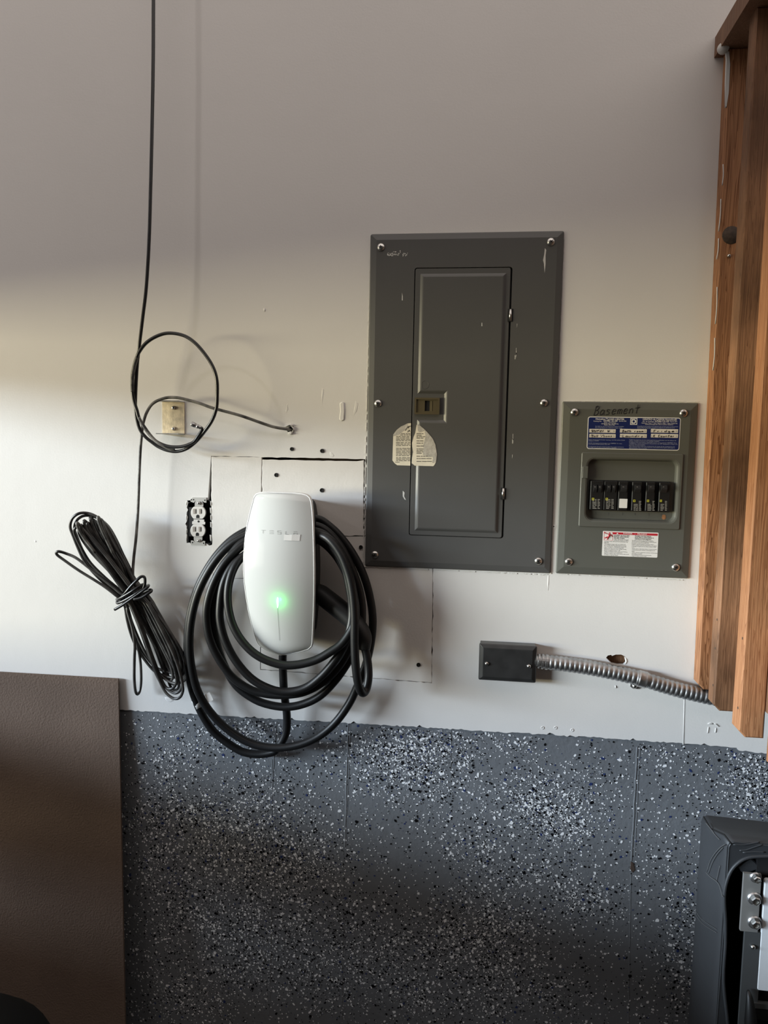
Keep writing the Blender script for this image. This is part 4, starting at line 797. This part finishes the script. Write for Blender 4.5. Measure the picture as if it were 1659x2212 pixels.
upper = [[(1090, 1560), (830, 1340), (620, 1130), (480, 940), (380, 730), (300, 530), (250, 380), (285, 240), (390, 155), (520, 142), (650, 180), (790, 270), (900, 400), (1010, 600), (1110, 820), (1230, 1060), (1330, 1270)],
         [(1080, 1590), (800, 1375), (400, 1125), (150, 950), (35, 865), (15, 820), (60, 800), (180, 835), (350, 910), (560, 1070), (760, 1230), (1000, 1420), (1150, 1530)],
         [(1130, 1500), (850, 1250), (600, 1000), (450, 760), (350, 560), (318, 450), (350, 390), (400, 400), (400, 480), (470, 620), (640, 850), (860, 1080), (1100, 1330), (1220, 1450)],
         [(1160, 1470), (930, 1130), (680, 820), (500, 590), (400, 430), (365, 310), (430, 370), (540, 500), (700, 690), (920, 950), (1150, 1250), (1270, 1400)],
         [(1180, 1440), (1020, 1150), (800, 830), (620, 570), (520, 400), (485, 275), (545, 320), (640, 480), (800, 720), (1000, 1010), (1220, 1310)],
         [(1200, 1420), (1080, 1120), (880, 820), (740, 580), (640, 380), (590, 225), (660, 280), (760, 440), (920, 690), (1120, 1000), (1300, 1290)],
         [(1230, 1400), (1120, 1080), (980, 830), (860, 580), (760, 360), (722, 210), (790, 300), (900, 520), (1030, 760), (1160, 980), (1310, 1260)]]
lower_ = [[(690, 560), (830, 800), (1000, 1090), (1150, 1330), (1235, 1500), (1245, 1690), (1180, 1775), (1050, 1795), (900, 1760), (760, 1690), (620, 1530), (490, 1330), (400, 1130), (330, 880), (290, 650)],
          [(640, 600), (720, 680), (920, 950), (1130, 1260), (1255, 1520), (1295, 1700), (1255, 1830), (1130, 1890), (1000, 1860), (860, 1750), (770, 1600), (620, 1400), (500, 1150), (400, 900), (320, 640)],
          [(400, 600), (330, 700), (410, 1000), (450, 1260), (445, 1500), (443, 1800), (460, 2000), (492, 2062), (530, 2010), (552, 1850), (545, 1600), (515, 1380), (460, 1150), (380, 850), (320, 640)],
          [(600, 560), (700, 700), (900, 1080), (1090, 1480), (1190, 1800), (1215, 1930), (1215, 2020), (1170, 2112), (1080, 2132), (960, 2052), (870, 1900), (800, 1720), (700, 1450), (560, 1050), (390, 640)],
          [(560, 600), (760, 1000), (950, 1380), (1100, 1690), (1152, 1880), (1140, 1970), (1080, 1992), (1015, 1930), (940, 1700), (800, 1330), (600, 960), (410, 640)],
          [(600, 620), (760, 760), (930, 1050), (1090, 1340), (1215, 1550), (1235, 1690), (1150, 1762), (1050, 1730), (920, 1560), (760, 1250), (620, 930), (440, 640)],
          [(640, 600), (730, 640), (930, 980), (1110, 1320), (1200, 1590), (1180, 1730), (1080, 1750), (960, 1600), (840, 1270), (690, 900), (480, 620)]]
cm_ = MB()
for k, (up_, lo_) in enumerate(zip(upper, lower_)):
    base = .052+.006*((k*3) % 5)-.002*k
    if k == 1: base = .060
    for rep_ in ((0, 0, 1.0, 0), (1, 3.2, .955, -.0075), (1, -2.6, .90, -.013)):
        if rep_[0] and (k in (1, 2) or (k == 0 and rep_[1] < 0)): continue
        pts = []; n1 = len(up_); ctr = (283, 1278); _, sh, sc_, dz_ = rep_
        def tw_(q): return (ctr[0]+(q[0]-ctr[0])*sc_+sh, ctr[1]+(q[1]-ctr[1])*sc_-sh*.6)
        for i, (u, v) in enumerate(up_):
            t = i/(n1-1); dd = base+dz_+.030*math.sin(PI*t)*(1 if k != 1 else .6)-(.010 if t > .5 else 0)*math.sin(PI*t); pts.append((*tw_(u5(u, v)), dd))
        n2 = len(lo_)
        for i, (u, v) in enumerate(lo_):
            t = i/(n2-1); pts.append((*tw_(u6(u, v)), base+dz_*.5-.012+.014*math.sin(2*PI*t)-.014*math.sin(PI*t)))
        cm_.tube(path(pts, 5, closed=True), .0031, 8, closed=True)
cm_.build('coil', M['coaxmix'], cbn)
cd = MB()
for k, rng_ in ((3, (2, 7)), (5, (2, 6)), (6, (2, 7))):
    pts = []; n1 = len(upper[k]); base = .052+.006*((k*3) % 5)-.002*k
    for i in range(rng_[0], rng_[1]):
        t = i/(n1-1); u, v = upper[k][i]; pts.append((*u5(u, v), base+.030*math.sin(PI*t)-(.010 if t > .5 else 0)*math.sin(PI*t)+.0006))
    cd.tube(path(pts, 5), .0032, 8)
cd.build('dusty_turns', M['coaxdust'], cbn)
wr_ = [(130, 715, .086), (280, 625, .088), (450, 505, .089), (620, 385, .088), (668, 340, .080), (640, 330, .040), (420, 420, .022), (200, 560, .032), (168, 590, .060), (190, 610, .078), (330, 545, .087), (500, 440, .089), (640, 350, .078), (650, 340, .040), (400, 420, .022), (190, 530, .032), (170, 560, .060), (200, 545, .080), (320, 475, .088), (460, 385, .090), (560, 320, .080), (580, 330, .045), (420, 450, .022), (230, 520, .034), (235, 520, .070), (300, 450, .088), (390, 340, .090), (480, 250, .090), (550, 190, .088), (600, 195, .086), (615, 250, .086), (605, 330, .085), (560, 430, .084), (500, 500, .086), (440, 545, .088), (550, 525, .089), (660, 460, .088), (715, 420, .084), (700, 398, .078), (620, 430, .070), (540, 465, .062)]
m_ = MB(); m_.tube(path([(*u6(u, v), d) for u, v, d in wr_], 5), .0031, 8); m_.build('tie_wrap', M['coax'], cbn)

# ================================================================== JUNCTION BOX + CONDUIT
jb = thing('junction_box', P(1096, 1432), 'small black steel electrical box with a blank cover, joined to the ribbed conduit', 'junction box')
DJ = .034
oq = rpx([(1034.5, 1389), (1158.5, 1395.5), (1158.5, 1476), (1034.5, 1467)], DJ-.006)
m_ = MB(); m_.plate(inset(rrect(*oq, .003, 3), .002), [(0, 0), (0, DJ-.008)]); m_.build('box', M['jbox'], jb)
iq = rrect(*oq, .003, 3)
m_ = MB(); m_.loft([[(x, -d, z) for x, z in rrin(*oq, .003, i, 3)] for i, d in [(0, DJ-.010), (0, DJ-.0055), (.0015, DJ-.004), (.0075, DJ-.0006), (.0090, DJ)]]); m_.build('cover_plate', M['jbox'], jb)
for u, v in ((290, 583), (1128, 635)): panscrew(jb, 1020+u/9.217, 1370+v/9.217, DJ, .0044, ang=.9)
cd_ = thing('flexible_conduit', P(1350, 1455), 'ribbed flexible steel conduit running from the black box to the wooden railing', 'conduit')
cp = [(1185, 1430.5, .019), (1215, 1434, .019), (1260, 1440, .018), (1310, 1449.5, .018), (1350, 1458, .018), (1388, 1467, .018), (1430, 1480, .018), (1470, 1491.5, .018), (1510, 1501, .018), (1545, 1508, .018), (1585, 1513, .018), (1640, 1519, .018), (1760, 1530, .018), (1920, 1540, .018)]
pl_ = path(cp, 40); seg = [0]
for i in range(1, len(pl_)): seg.append(seg[-1]+(pl_[i]-pl_[i-1]).length)
tot = seg[-1]; NR = 8; pitch = .0098; NN = int(tot/pitch)*NR; ss = np.linspace(0, tot, NN+1)
arr = np.array([list(p) for p in pl_]); pts = [Vector([np.interp(s_, seg, arr[:, k]) for k in range(3)]) for s_ in ss]
rad = [.0136+.0022*abs(math.sin(PI*s_/pitch))**.75 for s_ in ss]
m_ = MB(); m_.tube(pts, rad, 20); m_.build('conduit', M['cond'], cd_)
m_ = MB(); a, b2 = P(1156, 1427, .019), P(1190, 1431, .019); ax = b2-a; L_ = ax.length
m_.lathe(a, [(.011, 0), (.011, L_*.15), (.0150, L_*.17), (.0150, L_*.28), (.0115, L_*.30), (.0115, L_*.38), (.0158, L_*.40), (.0158, L_*.52), (.0138, L_*.54), (.0138, L_*.62), (.0162, L_*.64), (.0162, L_*.80), (.0145, L_*.84), (.0145, L_)], axis=ax, n=22, smooth=False); m_.build('conduit_connector', M['steeldull'], cd_)
sp_ = thing('conduit_strap', P(1385, 1470), 'one-hole steel strap holding the ribbed conduit, with a screw below', 'strap')
a, b2 = P(1377.5, 1464.5, .018), P(1397.5, 1469.5, .018); m_ = MB(); m_.tube([a, a.lerp(b2, .12), a.lerp(b2, .2), a.lerp(b2, .8), a.lerp(b2, .88), b2], [.0160, .0176, .0170, .0170, .0176, .0160], 22, caps=False); m_.build('strap_band', M['steeldull'], sp_)
m_ = MB(); m_.plate(quad([(1362, 1470), (1384, 1474), (1383, 1486), (1378, 1489), (1367, 1488), (1361, 1483)], .003), [(0, 0), (0, .002), (.0006, .0028)]); m_.build('strap_tab', M['steeldull'], sp_); panscrew(sp_, 1371, 1482, .0028, .0050, ang=.3)

# ================================================================== WOODEN STAIR RAILING (row of balusters coming off the wall)
ra = thing('stair_railing', P(1560, 1490), 'reddish cedar stair railing with square balusters running out from the wall at the right', 'railing')
BW = .038
def baluster(yb, x0, zbot, m_, w=BW, dp=BW, ztop=None, lean=0.0):
    """square stick, front bottom-left corner cut at 45 degrees"""
    b_ = MB(); zt2 = ztop; c_ = .011
    k = lean*(zt2-zbot); out = [(x0, zbot+c_), (x0+c_, zbot), (x0+w, zbot), (x0+w-k, zt2), (x0-k, zt2)]
    e_ = .0022
    # profile with eased edges, extruded along the wall normal
    b_.loft([[(x, yb, z) for x, z in inset(out, e_)], [(x, yb-e_, z) for x, z in out], [(x, yb-dp+e_, z) for x, z in out], [(x, yb-dp, z) for x, z in inset(out, e_)]])
    return b_.build('baluster', m_, ra)
pA = P(1537, 1491, .034); XB = P(1513, 1470, 0.034).x
rail_z0 = P(1590, 112, .02).z
b1 = baluster(-.0005, XB-.004, P(1540, 1491, .034).z, M['w1'], w=.046, dp=.034, ztop=rail_z0, lean=.0105)
dep2 = .135
X2 = P(1543, 1500, dep2+.030).x
b2_ = baluster(-dep2+.006, X2, P(1570, 1537, dep2+.030).z, M['w2'], w=.040, dp=.036, ztop=rail_z0)
dep3 = .265
X3 = P(1597, 1560, dep3+.030).x
b3_ = baluster(-dep3+.006, X3, P(1620, 1594, dep3+.030).z, M['w3'], w=.040, dp=.036, ztop=rail_z0)
dep4 = .415
b4_ = baluster(-dep4+.006, X3+.001, P(1620, 1594, dep3+.030).z, M['w1'], w=.040, dp=.036, ztop=rail_z0)
# flat handrail on top
xr0 = P(1546, 118, .01).x
hrm = MB(); out = [(xr0, rail_z0), (xr0+.10, rail_z0), (xr0+.10, rail_z0+.038), (xr0, rail_z0+.038)]
hrm.loft([[(x, -.0005, z) for x, z in out], [(x, -.75, z) for x, z in inset(out, .0)]]); hrm.build('handrail', M['rail'], ra)
# beam behind the balusters (carries them)
bmx = MB(); bmx.box(X2+.041, X2+.080, -.75, -.0005, P(1570, 1537, .16).z+.05, P(1570, 1537, .16).z+.19); bmx.build('rim_beam', M['rail'], ra)
# paint drips, knot and screw on the first baluster
m_ = MB(); yF = .0345
m_.plate(quad([(1566.5, 106), (1576, 112), (1578, 140), (1575, 200), (1570, 232), (1566, 232), (1566, 180), (1568, 130)], yF), [(0, yF-.002), (.001, yF+.0012)], smooth=True)
m_.build('paint_drip', M['smear'], ra)
for p0, p1 in (((1562, 355), (1560, 400)), ((1557, 430), (1552, 500)), ((1552, 515), (1548, 560)), ((1549, 620), (1545, 700)), ((1544, 730), (1540, 800))):
    m_ = MB(); m_.tube(crom([P(p0[0], p0[1], yF-.0012), P((p0[0]+p1[0])/2+1.5, (p0[1]+p1[1])/2, yF-.0008), P(*p1, yF-.0012)], 4), .0009, 6); m_.build('paint_drip', M['smear'], ra)
m_ = MB(); c = P(1565, 100, .04); m_.lathe(c, [(.0105, -.010), (.0100, -.003), (.0075, .002), (.003, .004)], n=14); m_.build('paint_blob', M['smear'], ra)
m_ = MB(); c = P(1580, 508, yF); m_.lathe(c, [(.0175, -.001), (.0165, .0006), (.011, .0003), (.010, .0010), (.002, .0010)], n=20); m_.build('wood_knot', M['knot'], ra)
panscrew(ra, 1574, 553, yF, .0035, ang=.6)
for (px, py, d) in ((1507, 1280, .02), (1504, 1442, .02), (1558, 1345, dep2+.02), (1553, 1407, dep2+.02), (1550, 1490, dep2+.02), (1611, 1384, dep3+.02), (1602, 1537, dep3+.02)):
    m_ = MB(); X_ = XB if d < .1 else X2 if d < .2 else X3; c = PX(px, py, X_) if px > 1500 else P(px, py, d)
    c = Vector((X_, -d if d > .05 else -.017, c.z)); m_.lathe(c, [(.0024, -.0003), (.0022, .0004)], axis=Vector((-1, 0, 0)), n=10); m_.build('nail_hole', M['knot'], ra)

# ================================================================== BROWN HARDBOARD SHEET
bo_ = thing('hardboard_sheet', Vector((P(130, 1460, .01).x, -.10, 0)), 'large brown hardboard sheet leaning on the wall at lower left', 'board')
TH = .0055
A0 = P(255, 1467, .010); A1 = P(270, 2212, .052); B0 = P(0, 1452.5, .010); k_ = (A1.z-.002)/(A0.z-A1.z)
A2 = A1+(A1-A0)*k_; dv = A2-A0; tdir = (B0-A0).normalized(); B0 = A0+tdir*.62; B2 = B0+dv; B2.z = A2.z = 0.0
m_ = MB(); off = Vector((0, TH, 0)); m_.loft([[A0, B0, B2, A2], [A0+off, B0+off, B2+off, A2+off]]); m_.build('sheet', M['board'], bo_)

# ================================================================== VINYL-COVERED MACHINE, LOWER RIGHT
vm = thing('covered_machine', Vector((.62, -.2, 0)), 'black vinyl covered machine with a rounded opening over bolted metal plates, lower right corner', 'machine')
DBK, DFT = .12, .235
XS0 = P(1512, 1760, DBK).x; zT = P(1530, 1756, DBK).z; zF = P(1580, 1814, DFT).z
xF0 = P(1570, 1830, DFT).x
XR2 = xF0+.34
# side + top skin: rounded L swept from the back edge to the front edge
def prof(d, x0, zt3, r=.012):
    o_ = [(x0-.004, 0.0), (x0-.002, zt3*.35), (x0, zt3*.7), (x0, zt3-r)]
    for k in range(1, 6): a = PI-(PI/2)*k/5; o_.append((x0+r+r*math.cos(a), zt3-r+r*math.sin(a)))
    o_ += [(x0+.10, zt3-.003), (x0+.2, zt3-.007), (XR2-.02, zt3-.004), (XR2, zt3-.02), (XR2, 0.0)]
    return [(x, -d, z) for x, z in o_]
m_ = MB(); steps = [(DBK, XS0+.006, zT-.006), (DBK+.01, XS0, zT), (DBK+.05, XS0-.004+(xF0-XS0)*.4, zT+(zF-zT)*.42-.006), (DFT-.02, xF0-.002, zF+.001), (DFT-.004, xF0, zF), (DFT, xF0+.004, zF-.004)]
m_.loft([prof(*s_) for s_ in steps], True, False, True, closed=False); m_.build('vinyl_skin', M['vinyl'], vm)
# front panel with rounded opening
op = [(1575, 2300), (1572, 2212), (1563, 2120), (1567, 2040), (1567, 1990), (1561, 1945), (1567, 1915), (1577, 1885), (1592, 1866), (1612, 1854), (1640, 1850), (1700, 1850), (1760, 1856)]
opx = quad(op, DFT); xo1 = XR2-.035
hole_v = [(max(x, xF0+.0015), z) for x, z in opx if z > .07]+[(xo1-.03, opx[-1][1]), (xo1-.008, opx[-1][1]-.012), (xo1, opx[-1][1]-.05), (xo1, .07)]
hole_v = [(max(opx[0][0], xF0+.004), .07)]+hole_v
zo = zF-.003
fo = [(xF0+.001, 0.0), (XR2-.001, 0.0), (XR2-.001, zo-.015), (XR2-.02, zo), (xF0+.012, zo), (xF0+.004, zo-.004), (xF0+.001, zo-.012)]
m_ = sheet(fo, [hole_v], -DFT+.001, -DFT+.004); fpn = m_.build('front_panel', M['vinyl'], vm)
m_ = MB(); m_.tube([(x, -DFT, z) for x, z in crom([Vector((x, z, 0)) for x, z in hole_v[1:-1]], 4) and [(p.x, p.y) for p in crom([Vector((x, z, 0)) for x, z in hole_v[1:-1]], 4)]], .0030, 8); m_.build('opening_piping', M['vinyl'], vm)
# mitre seam, stitched flap, stitches
def sidep(px, py, off=.0008):
    p = PX(px, py, (XS0+xF0)/2-.001); d = min(DFT, max(DBK, -p.y)); t = (d-DBK)/(DFT-DBK); return PX(px, py, XS0-.003+(xF0-XS0)*t-off)
def vz(u, v): return (1470+u/8.777, 1740+v/8.777)
m_ = MB(); cs = .012*(1-math.sqrt(.5)); m_.tube([Vector((x+cs, -d, z-cs)) for d, x, z in steps[1:]], .0014, 6); m_.build('corner_seam', M['hole'], vm)
m_ = MB()
for l in ([(500, 1250), (560, 1060), (650, 910), (760, 790), (840, 740)], [(530, 1290), (600, 1090), (690, 930), (800, 800)], [(480, 1270), (570, 1360), (670, 1430), (730, 1510), (770, 1640), (800, 1740)], [(680, 1430), (710, 1300), (745, 1140)], [(480, 330), (560, 430), (640, 540), (740, 650)]):
    m_ = MB(); m_.tube(crom([sidep(*vz(*q), .0002) for q in l], 4), .0007, 5); m_.build('stitching', M['stitch'], vm)
for l in ([(1497, 1960), (1515, 1985), (1548, 2008)], [(1497, 1966), (1515, 1993), (1548, 2015)]): 
    m_ = MB(); m_.tube(crom([sidep(*q, .0001) for q in l], 4), .0004, 5); m_.build('stitching', M['stitch'], vm)
m_ = MB()
for l in ([(1120, 855), (1250, 840), (1400, 790), (1550, 740)], [(1000, 740), (1200, 745), (1350, 720), (1500, 690)], [(1180, 890), (1400, 880), (1600, 885)]): 
    m_ = MB(); m_.tube(crom([P(*vz(*q), DFT-.0009) for q in l], 4), .0014, 6); m_.build('fold_crease', M['vinyl'], vm)
# strap loop in the opening corner
m_ = MB(); sq = [vz(*q) for q in ((1085, 1160), (1340, 1000), (1440, 1090), (1510, 1205), (1220, 1310), (1150, 1260))]; m_.plate(quad(sq, DFT-.006), [(0, DFT-.02), (0, DFT-.008), (.002, DFT-.006)]); m_.build('strap_flap', M['vinyl'], vm)
# inside
m_ = MB(); m_.box(xF0+.006, XR2-.006, -DBK-.012, -DBK-.006, .01, zF-.02); m_.build('inner_back', M['hole'], vm)
DI = DFT+.008
q = bx(1603, 1888, 1641, 2013, DI); m_ = MB(); m_.box(q[0], q[1], -DI, -DI+.006, q[2], q[3]); pm = m_.build('bolt_plate', M['platel'], vm)
q = bx(1612, 1900, 1650, 2212, DI); m_ = MB(); m_.box(q[0]+.004, q[0]+.16, -DI+.0065, -DBK-.01, .02, q[3]); m_.build('inner_body', M['deepblack'], vm)
q = bx(1603, 2013, 1641, 2212, DI); m_ = MB(); m_.box(q[0], q[1], -DI+.001, -DI+.007, .03, q[3]-.0005); m_.build('grey_rail', M['plated'], vm)
q = bx(1644, 1901, 1700, 2143, DI); m_ = MB(); m_.plate(rrect(q[0], q[0]+.17, q[2], q[3], .004, 3), [(0, DI-.006), (0, DI-.001), (.001, DI)]); m_.build('white_panel', M['whitepl'], vm)
q = bx(1641, 1845, 1700, 1900, DI); m_ = MB(); m_.box(q[0], q[0]+.17, -DI+.012, -DI+.03, q[2], q[3]); m_.build('dark_header', M['darkplastic'], vm)
for (px, py, R) in ((1632, 1895, .0085), (1629.5, 1941, .0105), (1630, 1992, .0105)):
    c = P(px, py, DI); m_ = MB(); m_.lathe(c, [(R*1.15, 0), (R*1.15, .0015), (R, .002), (R, .004)], n=24); bo2 = m_.build('bolt', M['steeldull'], vm)
    h_ = MB(); h_.lathe(c, [(R*.80, .003), (R*.80, .009), (R*.62, .0105), (R*.45, .0105), (R*.42, .008)], n=6, smooth=False); h_.build('hex_head', M['steel'], bo2)
panscrew(vm, 1626, 2045, DI, .0042, ang=.2)
m_ = MB(); m_.tube(crom([P(1616, 2138, DI+.006), P(1619, 2155, DI+.012), P(1621, 2185, DI+.016), P(1622, 2220, DI+.016), P(1622, 2260, DI+.014)], 5), [.0015]+[.003+.0075*min(1, k/12) for k in range(20)], 12); m_.build('rubber_grip', M['gap_black'], vm)
for y0, y1, mm in ((2169, 2180, 'plated'), (2182, 2204, 'gap_black')):
    q = bx(1628, y0, 1700, y1, DI); m_ = MB(); m_.box(q[0], q[0]+.18, -DI-.002, -DI+.02, q[2], q[3]); m_.build('cross_bar', M[mm], vm)

# ================================================================== DARK ROUND OBJECT, BOTTOM LEFT
bc = thing('dark_container', Vector((-.80, -.62, 0)), 'black rounded container mostly cropped at the bottom left corner', 'container')
p0 = P(28, 2160, .62); RR = .17; cx_ = p0.x-RR*.80; cz_ = p0.z-.158
m_ = MB(); c = Vector((cx_, -.62, 0)); zz = cz_
prf = [(RR*.86, 0), (RR*.92, .01), (RR*.98, zz*.5), (RR, zz-.04), (RR*1.02, zz-.03), (RR*1.02, zz-.012)]
m_.lathe(c, prf, axis=Vector((0, 0, 1)), n=36); m_.build('body', M['deepblack'], bc)
m_ = MB(); m_.lathe(c, [(RR*1.03, zz-.012), (RR*1.03, zz), (RR*.97, zz+.022), (RR*.80, zz+.05), (RR*.5, zz+.075), (RR*.2, zz+.085), (RR*.02, zz+.087)], axis=Vector((0, 0, 1)), n=36); m_.build('domed_lid', M['deepblack'], bc)
